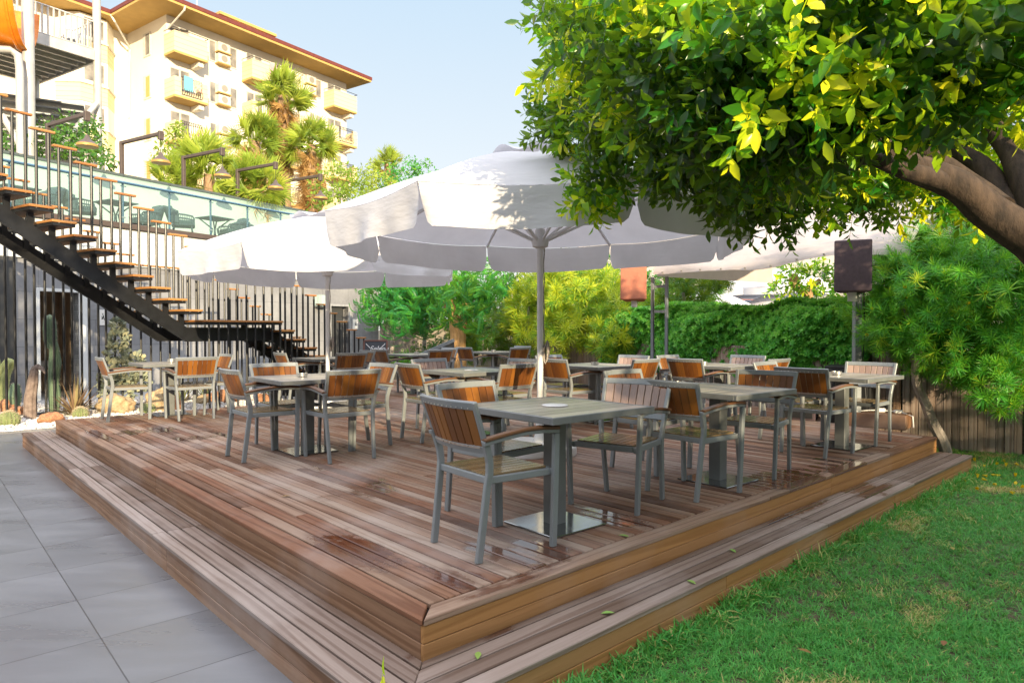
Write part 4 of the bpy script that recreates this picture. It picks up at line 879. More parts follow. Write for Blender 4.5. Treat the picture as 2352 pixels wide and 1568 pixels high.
# ------------------------------------------------------------------ speakers, truss, tent
m_spk = M_plain('speaker_fabric', (.075, .05, .06), .9, 0, .12, 30, .3, 200); m_spko = M_plain('speaker_fabric_orange', (.42, .15, .09), .85, 0, .08, 20, .3, 200); m_truss = M_plain('truss_paint', (.20, .22, .24), .5, .2, .1, 8)
def speaker(label, c, hdg, w_, h_, d_, mat, tilt=0, grp='covered loudspeakers on posts'):
    o_ = thing('loudspeaker', label, 'loudspeaker', c, -R(hdg), grp); o_.rotation_euler = (R(tilt), 0, -R(hdg))
    P = [(-w_ / 2, d_ / 2, -h_ / 2), (w_ / 2, d_ / 2, -h_ / 2), (w_ * .36, -d_ / 2, -h_ / 2), (-w_ * .36, -d_ / 2, -h_ / 2)]
    obj('cover', MB().prism(P, (0, 0, h_)), mat, o_, bevel=.025, seg=3, smooth=True)
    obj('seam', MB().box((w_ * .43, .0, h_ * .1), (.02, .05, .12)), mat, o_, bevel=.006)
    obj('mount', MB().box((0, -d_ * .1, -h_ / 2 - .05), (.10, .10, .12)), m_pole, o_, bevel=.004); return o_
speaker('faded orange-red loudspeaker hanging left of the truss post', W(1457, 652, 12.0), 195, .46, .60, .40, m_spko, 4)
speaker('dark purple covered loudspeaker on the pole before the hedge', W(1958, 613, 8.35), 205, .42, .63, .38, m_spk)
tr = thing('truss_post', 'grey ladder-like steel post at the tent corner', 'post', (2.66, 12.15, 0), -R(30))
for sx in (-.13, .13): obj('upright', MB().box((sx, 0, 1.27), (.055, .055, 2.5)), m_truss, tr, bevel=.004)
for z_ in (.95, 1.9, 2.35): obj('rung', MB().box((0, 0, z_), (.205, .045, .05)), m_truss, tr)
obj('hanging_cable', MB().tube([(-.1, -.05, 2.3), (-.09, -.06, 1.3), (-.02, -.05, .9), (.02, -.06, .5)], .008, 5), m_black, tr)
q = W(1969, 700, 8.55); sp_ = thing('speaker_pole', 'dark steel pole carrying the purple loudspeaker', 'pole', (q.x, q.y, 0)); obj('pole', MB().box((0, 0, 1.12), (.085, .085, 2.2)), m_truss, sp_, bevel=.004); obj('cable', MB().tube([(.05, -.05, 2.2), (.07, -.055, 1.6), (.05, -.05, 1.2), (.09, -.06, .7)], .008, 5), m_black, sp_)
def cabinet(lb, c, hdg, w_, h_, d_, mat):
    o_ = thing('subwoofer', lb, 'speaker box', c, -R(hdg), 'speaker boxes standing on the deck'); obj('cabinet', MB().box((0, 0, h_ / 2), (w_, d_, h_)), mat, o_, bevel=.015, seg=2); obj('grille', MB().box((0, -d_ / 2 - .006, h_ / 2), (w_ * .86, .012, h_ * .86)), m_black, o_, bevel=.004); return o_
cabinet('black speaker box behind the rightmost chair at the fence', (4.5, 8.95, DZ), 35, .55, .75, .5, m_black)
cabinet('dark purple speaker box behind the pale orange chair', (2.05, 11.9, DZ), 12, .62, .42, .5, m_spk)
cabinet('dark purple speaker box at the foot of the speaker pole', (3.95, 9.3, DZ), 30, .5, .45, .45, m_spk)
bx = thing('wooden_box', 'low wooden box with white plugs and cables on it, beside the fence', 'box', (4.62, 8.55, DZ), -R(40)); obj('box_body', MB().box((0, 0, .09), (.75, .40, .18)), m_riser_l, bx, bevel=.006)
ps = thing('power_strip', 'white plugs and tangled cable on the low wooden box', 'cable', (4.62, 8.50, DZ + .18)); obj('plug', MB().box((.05, 0, .03), (.09, .05, .05)).box((.22, -.08, .02), (.1, .05, .04)), m_wplastic, ps, bevel=.008)
obj('cable', MB().tube([(-.3, 0, .01), (-.1, .05, .02), (.05, 0, .03), (.15, -.05, .02), (.26, -.1, .01), (.3, -.25, -.02), (.28, -.3, -.15)], .008, 6), m_wplastic, ps)
# tent: eave runs above the fence, roof climbs behind it
tn = thing('canvas_tent', 'large beige canvas tent roof behind the fence with sagging wrinkled eave', 'tent', (3.4, 11, 0))
EA = W(1500, 628, 12.0); EB_ = Vector((4.85, 8.25, 2.60)); tdir = (EB_ - EA); tdir.z = 0; TL = tdir.length; tdir.normalize(); tnm = Vector((tdir.y, -tdir.x, 0)); tnm = tnm if tnm.y > 0 else -tnm
def tent(u, v):
    p_ = EA.lerp(EB_, u); dep = 3.2 * v; z_ = EA.z + .14 + 1.62 * (v ** .8) + .04 * math.sin(u * 9 + 1) * (1 - v)
    wr = MN.noise(Vector((u * 7, v * 3.0 + u * 2, 1.7))) * .16 * min(1, v * 3 + .12) * (1 - .6 * v) + MN.noise(Vector((u * 16 + v * 9, v * 5, 5))) * .05 * min(1, v * 4 + .1)
    hx = p_ + tnm * (dep + .1) - tdir * (0); return Vector((hx.x, hx.y, z_ + wr))
def tval(u, v):
    a = tent(u, 0); return a - Z * (.19 * v + .025 * math.sin(u * 14) * v) - tnm * (.10 * math.sin(v * 1.6) - .03 * math.sin(u * 14) * v)
loc3 = tn.location
obj('roof', loc_(MB().grid(tent, 70, 26), tn), m_tent, tn, smooth=True); obj('roof_slope', loc_(MB().grid(lambda u, v: tent(u, 1) + tnm * 3.2 * v - Z * 1.6 * v, 20, 8), tn), m_tent, tn, smooth=True)
obj('valance', loc_(MB().grid(tval, 70, 5), tn), m_tent, tn, smooth=True)
end = MB().grid(lambda u, v: Vector((tent(0, u).x, tent(0, u).y, tent(0, u).z * (1 - v) + (EA.z - .05) * v)), 12, 3); obj('end_panel', loc_(end, tn), m_tent, tn, smooth=True)
ey = MB()
for i in range(10): q = tval(.05 + .1 * i, .85); ey.lathe([(0, 0), (.012, 0)], (q.x, q.y, q.z), 8); ey.box(q - tnm * .012, (.022, .01, .022))
obj('eyelets', loc_(ey, tn), m_dkgrey, tn)
for (x_, y_) in ((EA + tnm * 6.0)[:2], (EA + tdir * TL + tnm * 6)[:2]): obj('tent_pole', MB().box((x_ - loc3.x, y_ - loc3.y, 1.35), (.08, .08, 2.7)), m_truss, tn)
# ------------------------------------------------------------------ vegetation
def leaf(L, wd, o, d, up, fold=.25, curl=.0):
    """pointed oval leaf, folded along its midrib"""
    o, d, up = Vector(o), Vector(d).normalized(), Vector(up); sd_ = d.cross(up).normalized(); up = sd_.cross(d).normalized(); V_ = [o]; 
    for (t_, w_) in ((.22, .62), (.5, 1.0), (.78, .62)):
        c = o + d * L * t_ - up * curl * L * t_ * t_; V_ += [c - sd_ * wd / 2 * w_ + up * fold * wd / 2 * w_, c, c + sd_ * wd / 2 * w_ + up * fold * wd / 2 * w_]
    V_.append(o + d * L - up * curl * L)
    F = [(0, 2, 1), (0, 3, 2), (1, 2, 5, 4), (2, 3, 6, 5), (4, 5, 8, 7), (5, 6, 9, 8), (7, 8, 10), (8, 9, 10)]
    return V_, F
def multi(items):
    V_, F, g = [], [], []
    for k, (v_, f_) in enumerate(items):
        b = len(V_); V_ += [tuple(q) for q in v_]; F += [tuple(b + i for i in f) for f in f_]; g += [k] * len(f_)
    return proto(V_, F, g)
def simple_leaf(L, wd, o, d, up, curl=.15):
    o, d, up = Vector(o), Vector(d).normalized(), Vector(up); sd_ = d.cross(up).normalized(); up = sd_.cross(d).normalized(); m_ = o + d * L * .5 - up * curl * L * .25; e = o + d * L - up * curl * L
    return [o, m_ - sd_ * wd / 2, m_ + sd_ * wd / 2, e], [(0, 2, 3, 1)]
def twig(seed, n=9, L=.095, W_=.042, stem=.20):
    r = random.Random(seed); it = []
    for i in range(n):
        f = i / (n - 1); a = i * 2.4 + r.uniform(-.4, .4); spread = 1.15 - .75 * f + r.uniform(-.15, .15); d = Vector((math.cos(a) * math.sin(spread), math.sin(a) * math.sin(spread), math.cos(spread)))
        k = r.uniform(.55, 1.15) * (.8 if f > .85 else 1); it.append(leaf(L * k, W_ * k, (d.x * .012, d.y * .012, stem * (f ** .9)), d, Vector((0, 0, 1)) + Vector((-d.x, -d.y, 0)) * .3, r.uniform(.1, .4), r.uniform(.05, .35)))
    it.append(([(-.002, 0, -.05), (.002, 0, -.05), (.002, 0, stem), (-.002, 0, stem)], [(0, 1, 2, 3)]))
    return multi(it)
def rosette(seed, n=24, L=.13, W_=.009, spread=(0.2, 1.5), curl=.35):
    r = random.Random(seed); it = []
    for i in range(n):
        a = i * 2.4; sp_ = spread[0] + (spread[1] - spread[0]) * (i / n) + r.uniform(-.15, .15); d = Vector((math.cos(a) * math.sin(sp_), math.sin(a) * math.sin(sp_), math.cos(sp_))); k = r.uniform(.75, 1.1)
        it.append(strip(L * k, W_, (0, 0, .05 * (1 - i / n)), d, curl * r.uniform(.4, 1.3)))
    return multi(it)
def strip(L, wd, o, d, curl):
    o, d = Vector(o), Vector(d).normalized(); sd_ = d.cross(Z).normalized() if abs(d.z) < .98 else Vector((1, 0, 0)); up = sd_.cross(d).normalized()
    P = [o, o + d * L * .4 - up * 0, o + d * L * .75 - up * curl * L * .25, o + d * L - up * curl * L * .7]; ws = [.6, 1, .8, .05]; V_ = []
    for p_, w_ in zip(P, ws): V_ += [p_ - sd_ * wd / 2 * w_, p_ + sd_ * wd / 2 * w_]
    return V_, [(0, 1, 3, 2), (2, 3, 5, 4), (4, 5, 7, 6)]
def frond_pinnate(seed, L=.38, n=11, ll=.055, lw=.016):
    r = random.Random(seed); it = []; 
    def rach(t_): return Vector((0, L * t_ * .75, L * t_ * .5 - L * .75 * t_ * t_))
    for i in range(n):
        t_ = .15 + .85 * i / n; p_ = rach(t_); tg = (rach(t_ + .02) - rach(t_ - .02)).normalized()
        for sx in (-1, 1): it.append(simple_leaf(ll * (1 - .45 * abs(t_ - .5)), lw, p_, (Vector((sx, 0, -.25)) + tg * .35), (0, 0, 1), .1))
    it.append(([rach(0) + Vector((.002, 0, 0)), rach(0) - Vector((.002, 0, 0)), rach(.5) - Vector((.002, 0, 0)), rach(.5) + Vector((.002, 0, 0)), rach(1)], [(0, 1, 2, 3), (3, 2, 4)]))
    return multi(it)
def sph(n, c, r, shell=.55, sq=(1, 1, 1)):
    d = RNG.normal(0, 1, (n, 3)); d /= np.linalg.norm(d, axis=1, keepdims=True); q = RNG.uniform(shell ** 3, 1, (n, 1)) ** (1 / 3)
    q = q * (1 + .16 * np.sin(d[:, :1] * 5 + c[0] * 3) * np.cos(d[:, 2:] * 6 + c[1]))
    return np.array([c]) + d * q * r * np.array([sq]), d
# ---- big ficus over the right of the deck
m_ficus = M_leaf('ficus_leaves', [(0, (.003, .022, .010)), (.3, (.008, .075, .014)), (.5, (.03, .24, .015)), (.7, (.34, .60, .012)), (.88, (.85, .85, .02)), (1, (.95, .90, .03))], .30, .42, (.42, .70, .02), .5)  # bright yellow stops paint the sunlit leaf clusters
m_bark = M_bark('ficus_bark', (.022, .014, .010), (.08, .052, .035))
fic = thing('ficus_tree', 'large glossy-leaved tree whose crown hangs over the upper right of the deck', 'tree', (3.9, 3.7, 0))
FB_ = [(2300, -20, 2.7, .45), (2150, 20, 3.0, .55), (2000, 95, 3.2, .36), (1830, 40, 3.3, .60), (1760, 190, 3.3, .36), (1560, 40, 3.9, .70), (1450, 20, 4.6, .46), (1440, 160, 4.7, .52), (1640, 220, 3.8, .52), (1880, 210, 3.2, .30), (1345, 262, 5.3, .30), (1262, 285, 5.5, .13), (1300, 255, 5.4, .16), (1410, 320, 4.9, .22), (1500, 265, 4.4, .34), (1380, 410, 4.6, .10), (1350, 440, 4.6, .06), (1690, 330, 3.9, .40), (1560, 345, 4.2, .16), (1870, 240, 3.4, .18), (2140, 105, 2.9, .22), (2320, 130, 2.75, .22), (1620, 310, 4.0, .28),
 (1660, 440, 4.4, .07), (1730, 400, 4.4, .24), (1860, 390, 4.6, .32), (1790, 480, 4.7, .12), (1700, 470, 4.6, .06), (1990, 365, 4.8, .24), (1945, 425, 4.6, .08), (2080, 425, 5.2, .14), (2270, 450, 5.2, .14), (2180, 450, 5.2, .10), (2030, 350, 5.2, .6), (2290, 330, 5.4, .65), (1900, 260, 5.0, .8), (2200, 130, 5.0, 1.1), (1700, 140, 5.2, .95), (1500, 130, 5.8, .5), (2100, 370, 5.4, .28), (2330, 440, 5.4, .3),
 (2250, -250, 5.0, .8), (1350, 60, 5.1, .2), (1270, 0, 5.2, .08)]
TW = [twig(i, 9 + i % 3) for i in range(5)]
PL_, DL_, SL_, RL_ = [], [], [], []
for (px, py, Y, r_) in FB_:
    c = W(px, py, Y); n_ = int(660 * r_ ** 2 + 70 * r_ + 16); n_ = int(n_ * (1.0 if Y < 4.9 else .75))
    q, d = sph(n_, c, r_, .5, (1, 1, .8)); d = d * .9 + RNG.normal(0, .35, d.shape) + np.array([[0, -.15, -.30]])
    PL_.append(q); DL_.append(d); SL_.append(RNG.uniform(.62, 1.2, n_) * (1.12 if Y < 4 else 1.0)); cn = np.array([MN.noise(Vector(v_) * 2.6) for v_ in q]); RL_.append(RNG.normal(.38, .17, n_) + np.clip(cn * 1.9, -.2, .5) + .16 * d[:, 2])  # noise clusters push twigs to the painted sunlit yellow
PL_, DL_, SL_, RL_ = map(np.concatenate, (PL_, DL_, SL_, RL_))
for (c, r_) in ((Vector((6.4, 4.0, 3.1)), 1.0), (Vector((5.4, 3.4, 3.6)), .9), (Vector((7.3, 4.6, 3.0)), .9)):     # unseen crown parts added right of the view to shade the shrub
    n_ = int(420 * r_ ** 2); q, d = sph(n_, c, r_, .4, (1, 1, .8)); PL_ = np.concatenate([PL_, q]); DL_ = np.concatenate([DL_, d + [[0, 0, -.3]]]); SL_ = np.concatenate([SL_, RNG.uniform(.9, 1.2, n_)]); RL_ = np.concatenate([RL_, RNG.uniform(.1, .6, n_)])
# keep the tips clear of the viewing spot itself
keep = np.linalg.norm(PL_ - np.array([[0, 0, CAMH]]), axis=1) > 1.9
L0 = np.array(fic.location)
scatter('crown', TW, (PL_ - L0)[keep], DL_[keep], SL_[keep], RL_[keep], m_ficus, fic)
tk = MB()
def limb(pts, r0, r1, seg=14):
    P = [Vector(q) for q in pts]; n = 22; out = []
    for i in range(n + 1):
        f = i / n * (len(P) - 1); k = min(int(f), len(P) - 2); u = f - k; p0, p1, p2, p3 = P[max(k - 1, 0)], P[k], P[k + 1], P[min(k + 2, len(P) - 1)]
        q = .5 * ((2 * p1) + (-p0 + p2) * u + (2 * p0 - 5 * p1 + 4 * p2 - p3) * u * u + (-p0 + 3 * p1 - 3 * p2 + p3) * u ** 3)
        out.append(q + Vector((MN.noise(q * 3), MN.noise(q * 3 + Vector((9, 0, 0))), MN.noise(q * 3 + Vector((0, 9, 0))))) * .035)
    rad = [(r0 + (r1 - r0) * (i / n)) * (1 + .08 * MN.noise(out[i] * 6)) for i in range(n + 1)]
    tk.tube(out, rad, seg)
base_ = Vector((3.9, 3.7, 0)); fork = W(2400, 590, 3.9)
limb([base_, base_ + Vector((-.05, 0, .9)), fork], .18, .13)
limb([fork, W(2300, 500, 3.9), W(2200, 430, 3.9), W(2060, 375, 3.95), W(1980, 300, 4.1)], .12, .06)
limb([W(2180, 425, 3.9), W(2080, 400, 3.8), W(1990, 365, 3.8), W(1900, 375, 3.9), W(1820, 350, 4.0)], .06, .02)
limb([fork, W(2370, 440, 4.1), W(2320, 330, 4.3), W(2200, 200, 4.6)], .10, .05)
limb([fork, W(2290, 420, 4.3), W(2180, 330, 4.5), W(2060, 260, 4.7)], .09, .04)
limb([W(2310, 480, 3.95), W(2230, 420, 4.2), W(2120, 345, 4.3), W(2000, 330, 4.6), W(1850, 300, 5.0)], .07, .025)
limb([W(1850, 350, 4.0), W(1700, 330, 4.2), W(1520, 300, 4.8), W(1380, 290, 5.2)], .03, .01)
limb([fork, fork + Vector((.2, -.3, .8)), fork + Vector((.1, -.8, 1.8))], .15, .07)
obj('trunk', loc_(tk, fic), m_bark, fic, smooth=True)
# ---- oleander-like shrubs with narrow leaves and yellow flowers
m_thev = M_leaf('narrow_leaves', [(0, (.015, .08, .018)), (.4, (.04, .18, .03)), (.7, (.13, .34, .03)), (1, (.60, .64, .04))], .4, .38, (.55, .68, .03), .4)
m_flower = M_leaf('yellow_petals', [(0, (.75, .50, .01)), (1, (.85, .65, .02))], .5, .4, (.9, .7, .02))
m_twig = M_bark('grey_bark', (.17, .145, .125), (.38, .33, .29))
TH_ = [rosette(i, 30, .15, .0085) for i in range(4)]
fl = []
for k in range(5): a = k * 2 * math.pi / 5; d = Vector((math.cos(a) * .45, math.sin(a) * .45, 1)); fl.append(leaf(.055, .024, (0, 0, 0), d, (0, 0, 1), .5, -.1))
FLW = multi(fl)
m_thev2 = M_leaf('emerald_narrow_leaves', [(0, (.02, .12, .02)), (.4, (.055, .30, .035)), (.72, (.17, .48, .035)), (1, (.62, .70, .05))], .4, .42, (.35, .66, .04), .4)
TH2 = [rosette(i + 9, 34, .145, .0082) for i in range(4)]
def shrub(name, label, blobs, base, trunk_pts=None, dens=300, sc=1.0, mat=m_thev, protos=TH_, flowers=0, rmean=.45, grp=None, cat='shrub', droop=0.0, shell=.5, bark=None, trunk_r=(.05, .02), extra=None):
    o_ = thing(name, label, cat, (base[0], base[1], 0), 0, grp); A, B_, C, E = [], [], [], []
    for b in blobs:
        c = W(b[0], b[1], b[2]); r_ = b[3] * b[2] / FPX; n_ = max(10, int(dens * r_ ** 2)); q, d = sph(n_, c, r_, shell, (1, 1, b[4] if len(b) > 4 else .9)); d = d + RNG.normal(0, .3, d.shape) + np.array([[0, 0, .25 - droop]])
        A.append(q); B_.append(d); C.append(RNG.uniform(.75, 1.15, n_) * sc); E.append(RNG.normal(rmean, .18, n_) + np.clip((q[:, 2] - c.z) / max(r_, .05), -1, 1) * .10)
    A, B_, C, E = map(np.concatenate, (A, B_, C, E)); k = A[:, 2] > .12; A, B_, C, E = A[k], B_[k], C[k], E[k]; L_ = np.array([[base[0], base[1], 0]])
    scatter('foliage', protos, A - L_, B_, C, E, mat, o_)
    if flowers:
        m_ = RNG.choice(len(A), min(flowers, len(A)), replace=False); scatter('flowers', [FLW], A[m_] - L_ + B_[m_] * .03, B_[m_], RNG.uniform(.8, 1.2, len(m_)), RNG.uniform(0, 1, len(m_)), m_flower, o_)
    global tk
    tk = MB(); r0, r1 = trunk_r
    for tp in (trunk_pts or [[(base[0], base[1], 0), W(*blobs[0][:3])]]): limb(tp, r0, r1, 8)
    obj('trunk', loc_(tk, o_), bark or m_twig, o_, smooth=True); return o_
bR = G(2150, 1040, 0); bR.y = 8.35; bR.x = 5.4
shrub('flowering_shrub', 'big feathery shrub with yellow trumpet flowers and a crooked grey trunk', [(2130, 680, 8.3, 130), (2095, 610, 8.5, 85), (2250, 650, 8.0, 150), (2060, 750, 8.2, 75), (2180, 790, 8.0, 100), (2320, 780, 7.8, 110), (2290, 870, 7.7, 70), (2065, 670, 8.4, 55), (2330, 600, 8.2, 90), (2200, 560, 8.6, 100), (2100, 700, 8.9, 150), (2280, 720, 8.6, 170), (2450, 700, 8.0, 150), (2025, 740, 8.6, 25), (2280, 900, 7.6, 40), (2340, 930, 7.5, 35), (2050, 790, 8.3, 26)], (bR.x, bR.y), [[(bR.x + .02, bR.y, 0), W(2140, 960, 8.3), W(2112, 890, 8.25), W(2108, 820, 8.2), W(2150, 720, 8.3)], [W(2108, 830, 8.2), W(2080, 700, 8.3)]], 600, 1.0, m_thev2, TH2, flowers=190, rmean=.46, trunk_r=(.075, .03))
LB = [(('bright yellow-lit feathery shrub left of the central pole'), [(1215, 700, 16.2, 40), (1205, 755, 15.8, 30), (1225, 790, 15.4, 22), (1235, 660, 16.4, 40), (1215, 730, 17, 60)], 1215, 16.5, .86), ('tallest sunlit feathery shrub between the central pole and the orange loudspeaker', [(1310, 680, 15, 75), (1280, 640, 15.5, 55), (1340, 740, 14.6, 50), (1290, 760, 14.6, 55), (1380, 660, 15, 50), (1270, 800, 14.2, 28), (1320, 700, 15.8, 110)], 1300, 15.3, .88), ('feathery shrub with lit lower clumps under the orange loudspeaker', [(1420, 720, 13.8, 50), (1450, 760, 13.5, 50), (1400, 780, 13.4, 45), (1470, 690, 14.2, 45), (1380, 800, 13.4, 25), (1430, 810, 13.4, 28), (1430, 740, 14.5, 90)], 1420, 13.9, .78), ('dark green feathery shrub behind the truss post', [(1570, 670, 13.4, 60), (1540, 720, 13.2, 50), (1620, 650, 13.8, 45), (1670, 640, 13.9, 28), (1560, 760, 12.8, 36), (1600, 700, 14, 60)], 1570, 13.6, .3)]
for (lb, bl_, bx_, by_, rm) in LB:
    b_ = W(bx_, 790, by_); shrub('feathery_shrub', lb, bl_, (b_.x, b_.y), None, 250, 1.5 if by_ > 14 else 1.3, flowers=14, rmean=rm, grp='feathery shrubs behind the fence', trunk_r=(.06, .03))  # leaf tone per shrub: high values paint the sunlit yellow
shrub('conifer_bush', 'low dark green fine-leaved bush right of the orange trunk', [(1110, 770, 17.5, 60), (1160, 740, 18, 50), (1070, 790, 17, 40), (1180, 790, 17, 40)], (-.8, 17.6), None, 150, 1.6, rmean=.12)
# ---- hedge
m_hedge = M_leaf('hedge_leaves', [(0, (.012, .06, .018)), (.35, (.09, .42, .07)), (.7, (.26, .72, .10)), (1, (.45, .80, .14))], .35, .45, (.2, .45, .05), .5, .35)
hl = []
for k in range(9): a = k * 2.4; s_ = .5 + .10 * k; hl.append(leaf(.06, .027, (0, 0, 0), (math.cos(a) * math.sin(s_), math.sin(a) * math.sin(s_), math.cos(s_)), (0, 0, 1), .15, .15))
HP = [multi(hl)]
hg = thing('hedge', 'clipped dark green hedge rising above the fence', 'hedge', (3.6, 11.2, 0))
ha = Vector((5.4, 9.75, 0)); hb = Vector((2.45, 14.2, 0)); n_ = 18000
u = RNG.uniform(0, 1, n_); 
uv_ = RNG.uniform(0, 1, n_); X = ha.x + (hb.x - ha.x) * u; Yv = ha.y + (hb.y - ha.y) * u; hn = Vector((-(hb - ha).y, (hb - ha).x, 0)).normalized(); hn = hn if hn.y < 0 or hn.x < 0 else -hn
top_z = 1.98 + .05 * np.sin(u * 11) + .04 * np.sin(u * 29 + 1)
ang = uv_ * 2.0; front = uv_ < .62; zz = np.where(front, .98 + (top_z - .98 - .12) * (uv_ / .62), top_z - RNG.uniform(0, .12, n_)); off = np.where(front, .55 + .12 * np.sin(u * 17 + zz * 3) - .12 * np.clip((zz - 1.7) / .3, 0, 1), .5 - (uv_ - .62) / .38 * 1.3) + RNG.normal(0, .05, n_)
zz = zz - np.where(front & (uv_ < .08), RNG.uniform(0, .2, n_), 0)
HPp = np.c_[X + hn.x * off, Yv + hn.y * off, zz]; nd_ = np.where(front[:, None], np.array([[hn.x, hn.y, .55]]), np.array([[hn.x * .2, hn.y * .2, 1.]])) + RNG.normal(0, .35, (n_, 3))
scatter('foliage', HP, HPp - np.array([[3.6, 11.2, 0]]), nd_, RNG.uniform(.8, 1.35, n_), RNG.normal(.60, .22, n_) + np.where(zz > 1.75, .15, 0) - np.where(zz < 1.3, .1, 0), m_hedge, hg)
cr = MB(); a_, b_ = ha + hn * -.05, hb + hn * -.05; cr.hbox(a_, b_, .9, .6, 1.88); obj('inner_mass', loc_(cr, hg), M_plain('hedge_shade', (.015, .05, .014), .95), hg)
# ---- pinnate trees and orange trunk
m_pin = M_leaf('pinnate_leaves', [(0, (.01, .08, .03)), (.4, (.015, .20, .045)), (.75, (.09, .36, .03)), (1, (.40, .54, .03))], .45, .35, (.3, .5, .04), .4, .3)
PN = [frond_pinnate(i, .52, 14, .078, .030) for i in range(3)]
def pin_tree(label, blobs, base, trunk, dens, rm, tr_=(.10, .06), bark=m_twig):
    return shrub('feather_leaved_tree', label, blobs, base, trunk, dens, 1.0, m_pin, PN, 0, rm, 'trees with drooping feathery leaves', 'tree', .7, .5, bark, tr_)
b1 = W(940, 830, 19.0); b1.z = 0
pin_tree('green drooping tree over several grey stems beside the grey wall', [(880, 690, 19, 60), (940, 700, 18.5, 65), (1000, 690, 18.5, 60), (860, 720, 18.8, 40), (920, 740, 18, 50), (980, 745, 18, 40), (1040, 730, 18, 30), (940, 660, 19, 80)], (b1.x, b1.y), [[b1, W(930, 780, 19), W(935, 720, 19)], [b1 + Vector((.4, 0, 0)), W(975, 780, 19), W(990, 730, 19)], [b1 + Vector((-.5, 0, 0)), W(900, 770, 19), W(890, 720, 19)], [b1 + Vector((-.8, .2, 0)), W(880, 770, 19), W(900, 720, 19)]], 280, .34, (.07, .04))
b2 = G(1051, 878, 0); b2 = Vector((W(1051, 800, 16.3).x, 16.3, 0))
m_orange = M_bark('sunlit_tan_bark', (.42, .22, .08), (.66, .40, .17))
pin_tree('yellow-green drooping tree on a thick orange trunk', [(1050, 700, 16.3, 50), (1090, 690, 16, 50), (1040, 650, 16.6, 50), (1130, 670, 16.4, 45), (1080, 740, 15.8, 40), (1020, 720, 16.3, 30), (1110, 640, 16.6, 60)], (b2.x, b2.y), [[b2 + Vector((-.05, 0, 0)), W(1048, 800, 16.3), W(1044, 740, 16.3), W(1030, 690, 16.3)], [b2 + Vector((.07, .0, 0)), W(1056, 800, 16.3), W(1060, 740, 16.3), W(1080, 690, 16.3)]], 260, .62, (.17, .12), m_orange)
m_dark = M_leaf('backdrop_leaves', [(0, (.015, .06, .015)), (.5, (.05, .17, .03)), (1, (.16, .30, .04))], .5, .3, (.3, .45, .05), .3, .35)
BK = []
for s_ in range(3):
    r = random.Random(s_); it = []
    for i in range(14): a, b = r.uniform(0, 6.28), r.uniform(.1, 2.2); d = Vector((math.cos(a) * math.sin(b), math.sin(a) * math.sin(b), math.cos(b))); it.append(simple_leaf(.16, .075, d * .12, d + Vector((r.uniform(-.5, .5), r.uniform(-.5, .5), -.2)), (0, 0, 1), .2))
    BK.append(multi(it))
shrub('background_tree', 'dark leafy tree behind the orange trunk, seen through the feathery branches', [(1150, 690, 24, 80), (1060, 690, 24, 70), (980, 690, 24, 80), (900, 700, 25, 60), (1230, 680, 24, 90), (1120, 760, 22, 50), (1350, 690, 22, 120), (1460, 690, 21, 110), (1560, 690, 20, 70)], (0, 23), [[(0, 23, 0), (0, 23, 3)]], 70, 1.3, m_dark, BK, 0, .35, None, 'tree', 0, .4)
cvr = shrub('ground_shrub', 'low dark spreading shrub below the grey garden wall', [(960, 810, 18, 25), (1000, 800, 18, 25), (1030, 790, 18, 22), (930, 815, 17.5, 18)], (-2.4, 18), [[(-2.4, 18, 0), (-2.4, 18, .4)]], 260, .55, m_dark, BK, 0, .3)
# low bright lawn hedge behind the far table
shrub('lime_shrub', 'lime-green sunlit low shrub behind the far table beside the chalkboard', [(930, 822, 15.6, 14), (950, 832, 15.4, 16), (905, 830, 15.5, 12), (965, 842, 15.3, 14)], (-2.3, 15.5), [[(-2.3, 15.5, 0), (-2.3, 15.5, .3)]], 900, .4, m_pin, BK, 0, .95)
# grey garden wall behind
gw = thing('garden_wall', 'grey-brown rendered garden wall behind the tree stems', 'wall', (2.2, 24.6, 0)); obj('wall', MB().box((0, 0, .9), (14, .2, 1.8)), M_plain('brown_render', (.27, .235, .20), .9, 0, .12, 1.5, .4), gw)
# leaning grey panel
lp = thing('ramp_panel', 'grey metal framed panel sloping up beside the orange trunk', 'panel', (0, 0, 0)); A1, A2 = W(965, 815, 15.2), W(1043, 781, 15.4)
obj('top_rail', MB().sweep([A1, A2], Z, .07, .09), m_truss, lp); lpp = MB(); lpp.prism([A1 - Z * .03, A2 - Z * .03, Vector((A2.x, A2.y, .4)), Vector((A1.x, A1.y, .4))], (0, .05, 0)); obj('panel', lpp, m_dkgrey, lp)
